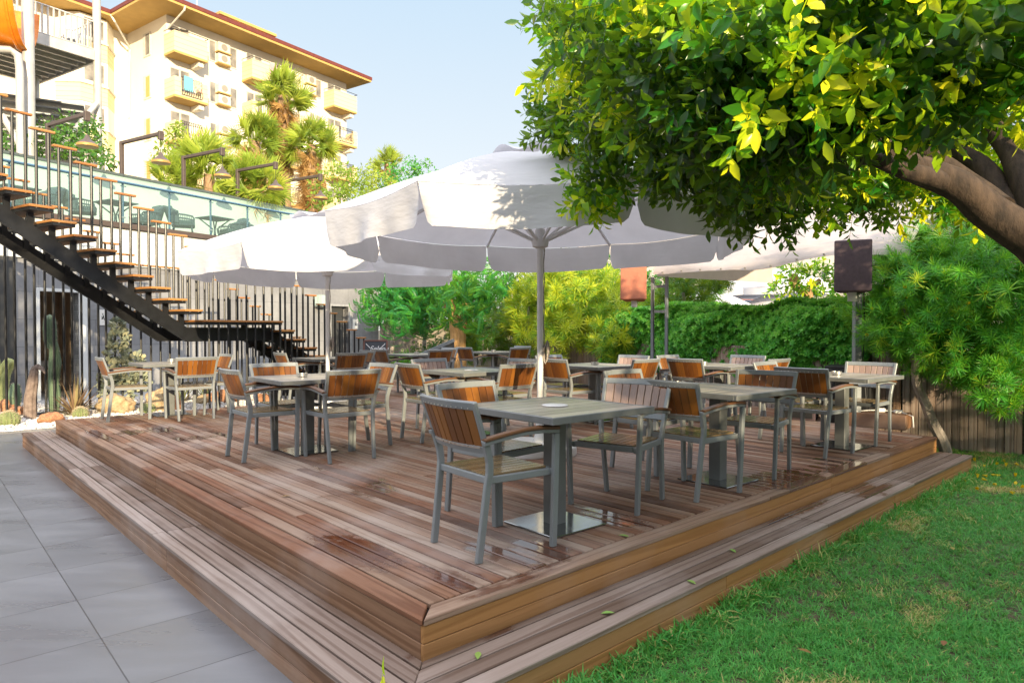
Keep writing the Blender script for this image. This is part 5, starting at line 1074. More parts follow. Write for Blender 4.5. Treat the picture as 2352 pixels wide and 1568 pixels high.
# ---- fan palms
m_palm = M_leaf('palm_leaves', [(0, (.10, .20, .03)), (.5, (.24, .36, .04)), (1, (.45, .50, .07))], .5, .4, (.6, .62, .08), .4)
m_deadf = M_leaf('dead_fronds', [(0, (.36, .20, .07)), (1, (.60, .40, .16))], .8, .2, (.5, .35, .15))
def fan(seed, n=24, L=.80):
    r = random.Random(seed); V_, F, g = [(0, -.015, 0), (0, .015, 0), (0, .012, .62), (0, -.012, .62)], [(0, 1, 2, 3)], [0]
    for i in range(n):
        a = -1.75 + 3.5 * i / (n - 1); rr = L * (.78 + .22 * math.cos(a * .8)) * r.uniform(.9, 1.05); da = 1.75 / n * .78; drop = r.uniform(.08, .5) * L
        r_s = .42
        def q(rad, an, fo=0): return (fo, rad * math.sin(an), .62 + rad * math.cos(an))
        b = len(V_); V_ += [q(.04, a - da), q(.04, a + da), (.03, r_s * rr * math.sin(a + da * .9), .62 + r_s * rr * math.cos(a + da * .9)), (-.03, r_s * rr * math.sin(a - da * .9), .62 + r_s * rr * math.cos(a - da * .9)), (drop, rr * math.sin(a), .62 + rr * math.cos(a) - drop * .3)]
        F += [(b, b + 1, b + 2, b + 3), (b + 3, b + 2, b + 4)]; g += [i % 6, i % 6]
    return proto(V_, F, g)
FAN = [fan(i) for i in range(3)]
def palm(label, px, py, Y, sc, nf=34, skirt=1.0, tr_=.2):
    c = W(px, py, Y); o_ = thing('fan_palm', label, 'palm', (c.x, c.y, 0), 0, 'fan palms in front of the hotel')
    el = RNG.uniform(-.55, 1.45, nf); az = RNG.uniform(0, 6.28, nf); d = np.c_[np.cos(az) * np.cos(el), np.sin(az) * np.cos(el), np.sin(el)]
    scatter('fronds', FAN, np.tile([[0, 0, c.z]], (nf, 1)), d, RNG.uniform(.85, 1.15, nf) * sc, RNG.normal(.55, .2, nf), m_palm, o_)
    if skirt:
        n2 = int(60 * skirt); el = RNG.uniform(-1.5, -.8, n2); az = RNG.uniform(0, 6.28, n2); d = np.c_[np.cos(az) * np.cos(el), np.sin(az) * np.cos(el), np.sin(el)]
        P_ = np.c_[np.zeros((n2, 2)), c.z - RNG.uniform(0, 1.6 * skirt * sc, n2)]; scatter('dead_fronds', FAN, P_, d, RNG.uniform(.6, .95, n2) * sc, RNG.uniform(0, 1, n2), m_deadf, o_)
    obj('trunk', MB().tube([(0, 0, 0), (.1, 0, c.z * .5), (0, 0, c.z)], [tr_ * 1.2, tr_, tr_ * .9], 14), M_bark('palm_bark', (.20, .12, .07), (.40, .27, .17)), o_, smooth=True); return o_
palm('tallest fan palm with a long skirt of dead fronds, in front of the hotel balconies', 650, 222, 33, 1.15, 42, 1.7, .28)
palm('fan palm with dead fronds, left of the tallest palm', 585, 325, 31, 1.12, 38, 1.6, .24)
palm('fan palm with dead fronds, right of the tallest palm', 715, 335, 32, 1.12, 40, 1.7, .24)
palm('near bright green fan palm with wide fronds, behind the middle lamp post', 480, 402, 24, 1.15, 44, 0, .2)
palm('bright green fan palm low between the fourth lamp post and the palm trunks', 590, 435, 24, 1.05, 46, .3, .2)
palm('low fan palm just above the parapet, left of the middle lamp post', 385, 425, 23, .8, 26, 0, .15)
palm('small fan palm among the trees right of the hotel', 890, 378, 36, .8, 30, .2, .2)
# ---- garden trees behind the terrace
m_gold = M_leaf('sunlit_foliage', [(0, (.09, .19, .03)), (.5, (.22, .34, .04)), (1, (.42, .46, .06))], .5, .35, (.4, .5, .06), .3, .3)
shrub('conifer', 'golden-green young conifer left of the near fan palms', [(405, 300, 28, 22), (400, 330, 28, 34), (395, 365, 28, 42), (420, 390, 28, 40), (385, 345, 28, 28)], (W(400, 400, 28).x, 28), [[(W(400, 400, 28).x, 28, 0), W(402, 290, 28)]], 40, 1.1, m_gold, BK, 0, .5, None, 'tree', .2)
shrub('spreading_shrub', 'green shrub tree behind the tower columns at the left', [(180, 330, 24, 55), (140, 300, 24, 40), (215, 355, 23, 40), (110, 340, 23, 40), (205, 300, 25, 35), (250, 375, 22, 22), (20, 330, 24, 50), (65, 350, 24, 30)], (W(170, 400, 24).x, 24), [[(W(170, 400, 24).x, 24, 0), W(175, 360, 24)]], 60, 1.0, m_dark, BK, 0, .6, None, 'tree')
shrub('lush_tree', 'leafy yellow-green tree above the parapet right of the lamp posts', [(760, 430, 26, 45), (800, 410, 27, 40), (735, 455, 25, 35), (820, 440, 26, 40), (780, 390, 28, 22)], (W(780, 400, 26).x, 26), [[(W(780, 400, 26).x, 26, 0), W(780, 430, 26)]], 55, 1.0, m_gold, BK, 0, .45, None, 'tree')
shrub('pine_tree', 'soft golden pine between the lush tree and the small palm', [(850, 400, 31, 34), (870, 430, 30, 50), (845, 440, 30, 40)], (W(855, 400, 31).x, 31), [[(W(855, 400, 31).x, 31, 0), W(855, 400, 31)]], 50, .9, m_gold, BK, 0, .75, None, 'tree')
shrub('airy_tree', 'airy green tree with fine leaves behind the top of the central parasol', [(930, 400, 34, 45), (970, 395, 34, 32), (910, 430, 32, 50), (995, 410, 34, 20), (1060, 420, 34, 30), (1150, 420, 34, 30)], (W(940, 400, 34).x, 34), [[(W(940, 400, 34).x, 34, 0), W(940, 400, 34)]], 45, 1.0, m_pin, BK, 0, .6, None, 'tree')
# ---- grass
m_grass = M_leaf('grass_blades', [(0, (.60, .46, .20)), (.18, (.46, .46, .14)), (.30, (.16, .38, .07)), (.65, (.05, .30, .055)), (1, (.15, .48, .09))], .5, .3, (.2, .45, .05), .3)
TF = []
for s_ in range(4):
    r = random.Random(s_); it = []
    for i in range(8):
        a = r.uniform(0, 6.28); l_ = r.uniform(.6, 1.1); el = r.uniform(.35, 1.3); b = Vector((r.uniform(-.5, .5), r.uniform(-.5, .5), 0)) * .9; d = Vector((math.cos(a) * math.cos(el), math.sin(a) * math.cos(el), math.sin(el))); it.append(strip(l_, .085, b, d, r.uniform(.2, .9)))
    TF.append(multi(it))
def lawnpts(n, ymin, ymax):
    x = RNG.uniform(-1.2, 8.5, n); y = RNG.uniform(ymin, ymax, n); s_ = (x - C0.x) * U.x + (y - C0.y) * U.y; t_ = (x - C0.x) * V.x + (y - C0.y) * V.y
    k = ((t_ < -SW - .015) | (s_ > LU + .03)) & (np.abs(x) < y * .80 + .5) & ((x - 6.43) * (.656) + (y - 8.46) * 1.08 < -.02)
    return x[k], y[k]
xs, ys = [], []
for (n, a, b) in ((62000, 1.35, 3.6), (40000, 3.4, 6.0), (30000, 6, 9.3)):
    x, y = lawnpts(n, a, b); xs.append(x); ys.append(y)
xs, ys = np.concatenate(xs), np.concatenate(ys); n_ = len(xs)
pat = np.array([MN.noise(Vector((x * 1.1, y * 1.1, 3))) + .6 * MN.noise(Vector((x * 3.3, y * 3.3, 8))) for x, y in zip(xs, ys)])
rv_ = .66 + .30 * RNG.normal(0, .6, n_) - np.clip(pat - .08, 0, 1) * 1.5
edge_t = (xs - C0.x) * V.x + (ys - C0.y) * V.y; rv_ -= np.clip(.22 - (-SW - edge_t), 0, .22) * 1.2
scatter('lawn_grass', TF, np.c_[xs, ys, np.full(n_, -.004)], np.c_[RNG.normal(0, .25, (n_, 2)), np.ones(n_)], RNG.uniform(.028, .052, n_) * (1 + .25 * np.clip(pat, -.5, .5)) * np.where(ys > 5, 1.15, 1), rv_, m_grass)
# longer untrimmed grass where the mower cannot reach, along the step and the fence
n2 = 2600; es = RNG.uniform(-.2, LU + .9, n2); et = -SW - .02 - np.abs(RNG.normal(0, .05, n2)); k2 = RNG.uniform(0, 1, n2) < (.35 + .65 * (np.sin(es * 5.3) * np.sin(es * 1.9 + 1) > -.1)); es, et = es[k2], et[k2]
scatter('edge_grass', TF, np.c_[C0.x + U.x * es + V.x * et, C0.y + U.y * es + V.y * et, np.full(len(es), -.004)], np.c_[RNG.normal(0, .35, (len(es), 2)), np.ones(len(es))], RNG.uniform(.05, .11, len(es)), RNG.normal(.55, .25, len(es)), m_grass)
tag(bpy.data.objects['edge_grass'], 'longer uncut grass along the edge of the wooden step', 'grass', kind='stuff')
tag(bpy.data.objects['lawn_grass'], 'short green lawn grass with dry straw patches', 'grass', kind='stuff')
# fallen yellow flowers and leaves
k = 0; r_ = random.Random(2)
fme = None
for (px, py) in [(2205, 1070), (2225, 1085), (2240, 1060), (2262, 1075), (2285, 1068), (2300, 1090), (2245, 1098), (2268, 1102), (2290, 1110), (2310, 1072), (2332, 1095), (2330, 1112), (2215, 1103), (2240, 1120), (2275, 1088), (2318, 1128), (2190, 1058), (2344, 1120), (2255, 1090), (2298, 1060), (2222, 1060), (2340, 1068)]:
    q = G(px, py, .03)
    if fme is None: o_ = scatter('fallen_flower', [FLW], [[0, 0, 0]], [[.6, .2, .5]], [1.0], [.5], m_flower); fme = o_
    else: o_ = fme.copy(); COL.objects.link(o_)
    o_.location = q; o_.rotation_euler = (r_.uniform(-1, 1), r_.uniform(-1, 1), r_.uniform(0, 6)); tag(o_, 'yellow fallen flower lying on the far lawn corner near the fence', 'flower', 'fallen yellow flowers on the lawn')
lf = multi([leaf(.07, .03, (0, 0, 0), (1, 0, .1), (0, 0, 1), .3, .1)]); lo_ = None
m_dleaf = M_leaf('fallen_leaves', [(0, (.25, .09, .03)), (.5, (.35, .3, .05)), (1, (.25, .45, .1))], .5, .2)
for i, (px, py, z_, tone, lb) in enumerate(((1099, 1495, SZ, 1, 'pale green fallen leaf on the lower step near the corner'), (1380, 1408, SZ, 1, 'pale green leaf lying on the lower step, front middle'), (1690, 1268, SZ, 1, 'small green leaf on the lower step below the second table'), (668, 1138, DZ, .1, 'dry curled brown leaf on the deck boards left of the nearest chair'), (1577, 1331, SZ, .8, 'green leaf on the step edge left of the straw-coloured grass'), (1960, 1000, DZ, .1, 'tiny dry leaf on the deck by the far right table'), (1865, 1500, .03, .2, 'orange dry leaf on the lawn at the bottom'), (2170, 1470, .03, .1, 'red-brown leaf on the lawn, lower right'), (1420, 1228, DZ, .9, 'bit of leaf on the wet boards by the nearest table'), (2190, 1262, .03, .3, 'straw-coloured leaf on the lawn, right side'))):
    q = G(px, py, z_ + .006); o_ = scatter('fallen_leaf', [lf], [[0, 0, 0]], [[0, 0, 1]], [1.0], [tone], m_dleaf, roll=[i * 1.7]); o_.location = q; tag(o_, lb, 'leaf', 'fallen leaves')
# sprig in the foreground
q = W(885, 1600, 1.9); spg = thing('leafy_sprig', 'bright green leafy sprig rising into the bottom of the photo', 'plant', (q.x, q.y, 0)); it = []
for i, (dx, dy, L) in enumerate(((.02, .1, .09), (-.05, .05, .08), (.06, .03, .085), (-.02, .09, .07), (-.07, .0, .07), (.05, -.02, .08), (0, .14, .06))):
    it.append(leaf(L, L * .42, (0, 0, q.z - .06 + .02 * i), (dx * 1.0, -.03, dy + .01), (0, -1, .6), .3, .15))
V_, F_, g_ = multi(it); scatter('leaves', [(V_, F_, g_)], [[0, 0, 0]], [[0, 0, 1]], [1.0], [.85], m_ficus, spg, roll=[0.0]); obj('stem', MB().tube([(0, 0, 0), (.01, 0, q.z * .5), (0, 0, q.z + .03)], .004, 6), m_twig, spg)
# ---- unseen hedge added behind the viewer; it throws the dappled shade over the deck
m_dark_in = M_plain('shade_hedge_core', (.008, .02, .008), .95)
def screen(label, boxes, dens, name='added_shade_hedge', solid=None):
    o_ = thing(name, label, 'hedge', (2, -6, 0)); P_ = []
    for (x0, x1, y0, y1, z0, z1, f_) in boxes:
        n = int((x1 - x0) * (z1 - z0) * dens * f_); x = RNG.uniform(x0, x1, n); z_ = RNG.uniform(z0, z1, n); zt_ = z1 - .45 + .45 * np.sin(x * 1.9) * np.cos(x * .7 + 1); k = z_ < zt_ + RNG.normal(0, .12, n); P_.append(np.c_[x, RNG.uniform(y0, y1, n), z_][k])
    if solid: o2 = MB(); [o2.box(*q) for q in solid]; obj('inner_mass', loc_(o2, o_), m_dark_in, o_)
    P_ = np.concatenate(P_); P_[:, 0] -= 2; P_[:, 1] += 6; scatter('foliage', BK, P_, RNG.normal(0, 1, P_.shape), RNG.uniform(1.3, 2.0, len(P_)), RNG.uniform(.2, .7, len(P_)), m_dark, o_); return o_
# ------------------------------------------------------------------ hotel
m_hot = M_plain('hotel_render', (.80, .76, .68), .8, 0, .04, .5); m_hotp = M_plain('grille_grey', (.30, .28, .25), .75, 0, .06, 2); m_soff = M_plain('ochre_soffit', (.55, .36, .12), .8, 0, .06, 2); m_redr = M_plain('red_fascia', (.17, .035, .025), .6); m_pane = M_plain('window_pane', (.10, .10, .105), .15, 0, .3, 1.5, c2=(.34, .32, .29)); m_wf = M_plain('window_frame', (.70, .68, .63), .6); m_iron = M_plain('iron', (.05, .04, .04), .6)
m, t, p, o = newmat('clapboard'); m_clap = m; v = coords(t); sep = t.nodes.new('ShaderNodeSeparateXYZ'); t.links.new(v, sep.inputs[0]); l_ = math_(t, 'LESS_THAN', math_(t, 'PINGPONG', sep.outputs[2], .16), .012); t.links.new(mix(t, l_, (.74, .62, .38), (.40, .30, .16)), p.inputs['Base Color']); p.inputs['Roughness'].default_value = .75
dh = hd(35); nh = hd(125); BP = Vector((-20.9, 46.3, 0)); BD = 1.3
KW = PL(384, 300, BP - nh * BD, nh); KW.z = 0
ht = thing('hotel', 'large pale hotel with yellow balconies and a dark red roof edge, top left', 'building', KW)
def hp(s, off, z): q = dh * s + nh * off; return Vector((q.x, q.y, z))
def hs_(px, off=BD): q = PL(px, 300, KW + nh * off, nh); return (q - KW).dot(dh)
def hbox_(mb, s0, s1, o0, o1, z0, z1, r=None):
    P = [hp(s0, o0, z0), hp(s0, o1, z0), hp(s1, o1, z0), hp(s1, o0, z0)]; mb.hexa(P + [Vector((q.x, q.y, z1)) for q in P], r, None); return mb
def LX(x): return .2315 * x + 326.7
SR = hs_(796, 0); HT = 22.6; FL = [19.78 - 2.9 * i for i in range(7)]
obj('wall', hbox_(MB(), 0, SR, -16, 0, 0, HT), m_hot, ht)
QL = 5.3
wl = hbox_(MB(), -22, -.003, -QL - 12, -QL, 0, HT - .0); obj('left_wing_wall', wl, m_hot, ht)
# roof with overhang
OV = 2.0
rf = MB(); hbox_(rf, -OV, SR + OV - 1.0, -16, OV, HT, HT + .16); hbox_(rf, -24, -OV - .003, -QL - 14, -QL + OV, HT + .002, HT + .158); obj('soffit', rf, m_soff, ht)
rfm = MB(); hbox_(rfm, -OV - .05, SR + OV - .95, -16, OV + .05, HT + .163, HT + .42); hbox_(rfm, -24, -OV - .053, -QL - 14, -QL + OV + .05, HT + .163, HT + .417)
rfm.hexa([hp(-OV, -16, HT + .42), hp(-OV, OV, HT + .42), hp(SR + OV - 1, OV, HT + .42), hp(SR + OV - 1, -16, HT + .42), hp(4, -9, HT + 2.0), hp(4, -7, HT + 2.0), hp(SR - 4, -7, HT + 2.0), hp(SR - 4, -9, HT + 2.0)])
obj('roof', rfm, m_redr, ht)
s0, s1 = hs_(LX(780), -2), hs_(LX(1340), -2); dm = MB(); hbox_(dm, s0, s1, -7, -2, HT + 2.55, HT + 2.75); obj('upper_roof', dm, m_soff, ht); hb_ = MB(); hbox_(hb_, s0 + 1, s1 - 1, -6.5, -2.8, HT + .4, HT + 2.54); obj('roof_house', hb_, m_hot, ht)
obj('gutter_pipe', MB().tube([hp(.2, OV, HT + .1), hp(.2, OV - .1, HT - .15), hp(.1, .1, HT - .9)], .07, 8), m_wf, ht); obj('gutter_pipe', MB().tube([hp(-OV, -QL + OV, HT + .1), hp(-OV + .2, -QL + OV + .1, HT - .3), hp(-.1, -QL + .6, HT - 1.2), hp(-.1, -QL + .3, HT - 6)], .07, 8), m_wf, ht)
an = MB(); s_ = hs_(LX(552), -4); an.tube([hp(s_, -4, HT + 1), hp(s_, -4, HT + 6.2)], .04, 6); an.lathe([(0, 0), (.3, .1)], hp(s_ + .4, -4, HT + 5), 12); obj('antenna', an, m_wf, ht)
def window(s0, s1, z0, z1, off=0.0, par=None):
    w_ = obj('window', hbox_(MB(), s0, s1, off + .005, off + .05, z0, z1), m_wf, ht); n = 2 if s1 - s0 > 1.1 else 1
    for k in range(n):
        a = s0 + (s1 - s0) * k / n + .07; b = s0 + (s1 - s0) * (k + 1) / n - .07; obj('pane', hbox_(MB(), a, b, off + .052, off + .06, z0 + .08, z1 - .08), m_pane, w_)
def irons(s0, s1, z0, z1, off, par):
    mb = MB(); n = int((s1 - s0) / .14)
    for k in range(n + 1):
        s_ = s0 + (s1 - s0) * k / n; mb.tube([hp(s_, off, z1), hp(s_, off, z0 + (z1 - z0) * .45), hp(s_, off + .13, z0 + (z1 - z0) * .2), hp(s_, off + .03, z0)], .018, 4)
    for z_ in (z0, z1, z1 - .2): mb.tube([hp(s0, off, z_), hp(s1, off, z_)], .022, 4)
    for k in range(n): mb.tube([hp(s0 + (s1 - s0) * k / n, off, z1), hp(s0 + (s1 - s0) * (k + 1) / n, off, z1 - .2)], .014, 4)
    obj('iron_railing', mb, m_iron, par)
def balcony(px0, px1, fi, iron, stub=True):
    s0, s1 = hs_(LX(px0)), hs_(LX(px1)); z0 = FL[fi]; h_ = 1.42 if fi == 0 else 1.35
    slab = obj('balcony', hbox_(MB(), s0, s1, .0, BD, z0, z0 + .14), m_soff, ht); mb = MB(); th = .12
    if iron:
        a, b = s0 + (s1 - s0) * .20, s1 - (s1 - s0) * .20; hbox_(mb, s0, a, BD - th, BD, z0 + .142, z0 + h_); hbox_(mb, b, s1, BD - th, BD, z0 + .142, z0 + h_); hbox_(mb, a + .003, b - .003, BD - th, BD - .003, z0 + .143, z0 + .45); irons(a, b, z0 + .25, z0 + h_ + .05, BD + .05, slab)
    else: hbox_(mb, s0, s1, BD - th, BD, z0 + .142, z0 + h_)
    hbox_(mb, s0, s0 + th, .01, BD - th - .003, z0 + .142, z0 + h_); hbox_(mb, s1 - th, s1, .01, BD - th - .003, z0 + .142, z0 + h_); obj('parapet', mb, m_clap, slab)
    obj('beam', hbox_(MB(), s1 - .5, s1 - .15, .01, BD * .8, z0 - .32, z0 - .003), m_hot, slab)
    if fi == 0: obj('top_rail', MB().tube([hp(s0 - .05, .1, z0 + h_ + .18), hp(s0 - .05, BD, z0 + h_ + .18), hp(s1 + .05, BD, z0 + h_ + .18), hp(s1 + .05, .1, z0 + h_ + .18)], .025, 6), m_iron, slab)
    window(s0 + .35, s0 + .35 + (s1 - s0) * .6, z0 + .16, z0 + 2.35); return slab
bal = {}
for fi in range(6):
    bal[(1, fi)] = balcony(325, 655, fi, fi > 0)
    bal[(2, fi)] = balcony(1095, 1355, fi, fi > 0); bal[(3, fi)] = balcony(1372, 1600, fi, fi > 0)
    bal[(4, fi)] = balcony(1905, 2130, fi, fi > 0)
    for (a, b) in ((665, 735), (868, 940), (1712, 1775)): window(hs_(LX(a), 0), hs_(LX(b), 0), FL[fi] + .75, FL[fi] + 2.25)
    for px in (805, 1668):
        s_ = hs_(LX(px), .2)
        for dz in (.75, 1.55):
            ac = obj('air_conditioner', hbox_(MB(), s_ - .45, s_ + .45, .03, .42, FL[fi] + dz, FL[fi] + dz + .62), m_wf, ht, bevel=.02)
            q = hp(s_, .425, FL[fi] + dz + .31); fm = MB(); P = [q + dh * (.24 * math.cos(k * math.pi / 8)) + Z * (.24 * math.sin(k * math.pi / 8)) for k in range(16)]; fm.prism(P, nh * .01); obj('fan_grille', fm, m_hotp, ac); sh_ = MB(); hbox_(sh_, s_ - .5, s_ + .5, .01, .5, FL[fi] + dz - .1, FL[fi] + dz - .04); obj('bracket', sh_, m_soff, ac)
    # small window on the return wall, and the bay of the left wing
    z0 = FL[fi]; rw = MB(); nrm = -dh
    def rp_(m__, off, z): q = -nh * m__ - dh * off; return Vector((q.x, q.y, z))
    P = [rp_(2.0, .004, z0 + .6), rp_(2.0, .05, z0 + .6), rp_(3.0, .05, z0 + .6), rp_(3.0, .004, z0 + .6)]; rw.hexa(P + [Vector((q.x, q.y, z0 + 2.2)) for q in P]); w_ = obj('window', rw, m_wf, ht)
    rw = MB(); P = [rp_(2.15, .052, z0 + .7), rp_(2.15, .06, z0 + .7), rp_(2.65, .06, z0 + .7), rp_(2.65, .052, z0 + .7)]; rw.hexa(P + [Vector((q.x, q.y, z0 + 2.1)) for q in P]); obj('pane', rw, m_soff if fi else m_pane, w_)
    # bay
    bs0, bs1, bo = -4.6, -.9, 1.25
    def bay(z_a, z_b, e=0.0): 
        P = [hp(bs0 - e, -QL + .003, z_a), hp(bs0 + 1.0 - e * .4, -QL + bo + e, z_a), hp(bs1 - 1.0 + e * .4, -QL + bo + e, z_a), hp(bs1 + e, -QL + .003, z_a)]; return MB().prism(P, (0, 0, z_b - z_a))
    bb = obj('bay_window', bay(z0 - .15, z0 + 1.0), m_clap, ht); obj('ledge', bay(z0 + 1.003, z0 + 1.12, .10), m_wf, bb); obj('glazing', bay(z0 + 1.123, z0 + 2.72), m_hot, bb)
    gp = MB(); hbox_(gp, bs0 + 1.25, bs1 - 1.25, -QL + bo + .004, -QL + bo + .02, z0 + 1.3, z0 + 2.5); obj('pane', gp, m_pane, bb)
    if fi in (0, 2, 3, 4):
        so_ = obj('balcony', hbox_(MB(), -13.5, -9.2, -QL + .003, -QL + BD, z0, z0 + .14), m_soff, ht); pp_ = MB(); hbox_(pp_, -13.5, -12.9, -QL + BD - .12, -QL + BD, z0 + .143, z0 + 1.3); hbox_(pp_, -9.8, -9.2, -QL + BD - .12, -QL + BD, z0 + .143, z0 + 1.3); hbox_(pp_, -12.9, -9.8, -QL + BD - .12, -QL + BD - .003, z0 + .143, z0 + .45); obj('parapet', pp_, m_clap, so_); irons(-12.9, -9.8, z0 + .3, z0 + 1.35, -QL + BD + .05, so_)
    window(-8.3, -6.8, z0 + .5, z0 + 2.2, -QL)
# laundry on balconies
tw_ = thing('towel', 'blue and white patterned towel hanging over the balcony rail', 'towel', tuple(KW)); s0, s1 = hs_(LX(412)), hs_(LX(500)); obj('cloth', hbox_(MB(), s0, s1, BD + .08, BD + .11, FL[1] + .55, FL[1] + 1.5), M_slat('towel_blue', (.15, .5, .65), (.2, .6, .7), (.3, .6, .7), .9), tw_)
tw2 = thing('laundry', 'reddish clothes hanging beside the blue towel on the balcony rail', 'laundry', tuple(KW)); s0, s1 = hs_(LX(510)), hs_(LX(585)); obj('cloth', hbox_(MB(), s0, s1, BD + .08, BD + .11, FL[1] + .7, FL[1] + 1.42), M_plain('pale_clothes', (.75, .6, .5), .9, 0, .3, 9, c2=(.5, .12, .08)), tw2)
tw3 = thing('laundry', 'mauve cloth hanging on the top floor double balcony', 'laundry', tuple(KW)); s0, s1 = hs_(LX(1265)), hs_(LX(1335)); obj('cloth', hbox_(MB(), s0, s1, BD + .03, BD + .06, FL[0] + .8, FL[0] + 1.6), M_plain('mauve_cloth', (.55, .38, .40), .9), tw3)
# ------------------------------------------------------------------ slide tower
m_galv = M_plain('galvanised_steel', (.62, .60, .57), .45, .35, .12, 3); m_orange_s = M_plain('orange_fibreglass', (.85, .30, .015), .3, 0, .08, 1.5, c2=(.7, .16, .01))
A = W(78, 90, 24.2); A.z = 12.0; Bp = W(215, 133, 25.8); Cp = W(80, 185, 28.2); ed = Vector((Bp.x - A.x, Bp.y - A.y, 0)); cd_ = Vector((Cp.x - Bp.x, Cp.y - Bp.y, 0)); ex = cd_.normalized()
tw = thing('slide_tower', 'steel tower with grey columns, a railed platform and open stairs, left edge', 'tower', (A.x, A.y, 0))
A0 = Vector((A.x, A.y, 0)); B0 = Vector((Bp.x, Bp.y, 0)); C_0 = B0 + cd_; D_0 = A0 + cd_
def tpoly(P, z0, h_): return loc_(MB().prism([(q.x, q.y, z0) for q in P], (0, 0, h_)), tw)
A1_ = A0 - ed.normalized() * 2.2; D1_ = D_0 - ed.normalized() * 2.2
obj('platform', tpoly([A1_, B0, C_0, D1_], 12.0, .1), m_truss, tw)
jb = MB()
for k in range(9): f = k / 8; q0, q1 = A1_.lerp(D1_, f), B0.lerp(C_0, f); jb.hbox(q0, q1, .10, 11.8, 11.997)
jb.hbox(B0, C_0, .08, 11.78, 12.14, side=-.1); jb.hbox(A1_, B0, .08, 11.78, 12.16, side=-.06); obj('joists', loc_(jb, tw), m_galv, tw)
for (px, Y, dia, zt_) in ((67, 22.6, .36, 18), (225, 25.9, .28, 14.2), (82, 27.5, .30, 11.8), (240, 31, .0, 0)):
    if dia: q = W(px, 300, Y); obj('column', loc_(MB().tube([(q.x, q.y, 0), (q.x, q.y, zt_)], dia / 2, 24), tw), m_galv, tw, smooth=True)
q = W(47, 300, 22.0); q2 = W(-20, 140, 21.0); obj('drain_pipe', loc_(MB().tube([(q.x, q.y, 0), (q.x, q.y, 10.0), (q.x - .05, q.y, 10.45), (q.x - .3, q.y, 10.62), (q2.x - 1, q2.y, 10.3)], .12, 16), tw), m_galv, tw, smooth=True)
obj('brace', loc_(MB().tube([W(222, 238, 25.7), W(130, 350, 23.5)], .10, 12), tw), m_galv, tw, smooth=True); obj('brace', loc_(MB().tube([W(5, 265, 22.8), W(55, 350, 22.8)], .10, 12), tw), m_galv, tw, smooth=True)
def rails(q0, q1, z0, h_, n):
    mb = MB(); mb.tube([(q0.x, q0.y, z0 + h_), (q1.x, q1.y, z0 + h_)], .03, 8); mb.tube([(q0.x, q0.y, z0 + .12), (q1.x, q1.y, z0 + .12)], .025, 8)
    for k in range(n + 1): f = k / n; q = q0.lerp(q1, f); mb.box((q.x, q.y, z0 + h_ / 2 + .05), (.05, .05, h_ - .1))
    return mb
obj('railing', loc_(rails(A1_, B0, 12.1, 1.15, 22), tw), m_galv, tw); obj('railing', loc_(rails(B0, C_0, 12.1, 1.15, 24), tw), m_galv, tw)
st_ = MB()
for k in range(13): c = W(8, 190 + k * 17, 24 + k * .0); st_.box((c.x - .3, c.y + 2, c.z), (3.2, .9, .06), (hd(60), hd(-30), Z))
obj('tower_stair', loc_(st_, tw), m_truss, tw)
sl_ = thing('water_slide', 'orange fibreglass water slide chute in the top left corner', 'water slide', (-17.5, 23, 12.5)); mb = MB()
def chute(u, v): a = math.pi * (1.06 + .9 * v); c = W(60 - 330 * u, 20 - 60 * u, 22.4 - 1.5 * u) + Vector((0, 0, .55)); d = Vector((-.3, .95, 0)); return c + d * math.cos(a) * 1.25 + Z * math.sin(a) * 1.9
mb.grid(chute, 16, 20); so2 = obj('chute', loc_(mb, sl_), m_orange_s, sl_, smooth=True); md = so2.modifiers.new('s', 'SOLIDIFY'); md.thickness = .05
fl_ = MB()
for u in (.05, .45): fl_.tube([chute(u, k / 20) - Z * .03 for k in range(21)], .05, 6)
obj('flange', loc_(fl_, sl_), m_orange_s, sl_)
pc = A0.lerp(B0, .75) + cd_ * .14; wc_ = thing('plastic_chair', 'white plastic chair standing on the tower platform', 'chair', (pc.x, pc.y, 12.1), R(-150))
obj('seat', MB().box((0, 0, .42), (.5, .48, .05)), m_wplastic, wc_, bevel=.02); 
for sx in (-1, 1):
    for sy in (-1, 1): obj('leg', MB().sweep([(sx * .20, sy * .19, .42), (sx * .27, sy * .26, 0)], (1, 0, 0), .06, .05), m_wplastic, wc_)
    obj('armrest', MB().sweep([(sx * .27, -.24, .68), (sx * .28, .2, .64), (sx * .26, .24, .42)], (1, 0, 0), .06, .03), m_wplastic, wc_)
bk_ = MB()
for k in range(5): bk_.box((-.19 + .095 * k, -.26, .66), (.06, .03, .46))
bk_.box((0, -.28, .90), (.46, .035, .08)); obj('backrest', bk_, m_wplastic, wc_, bevel=.01)
rh = thing('far_house', 'low red-roofed house far behind the tower columns', 'house', (-27, 38, 0)); q = W(120, 320, 38); rh.location = (q.x, q.y, 0); obj('wall', MB().box((0, 0, 5), (5, 4, 10)), m_hot, rh); obj('roof', MB().prism([(-3, -2.6, 10), (3, -2.6, 10), (3, 2.6, 10), (-3, 2.6, 10)], (0, 0, .3)).hexa([(-3, -2.6, 10.3), (3, -2.6, 10.3), (3, 2.6, 10.3), (-3, 2.6, 10.3), (-.5, -.2, 11.6), (.5, -.2, 11.6), (.5, .2, 11.6), (-.5, .2, 11.6)]), m_redr, rh)
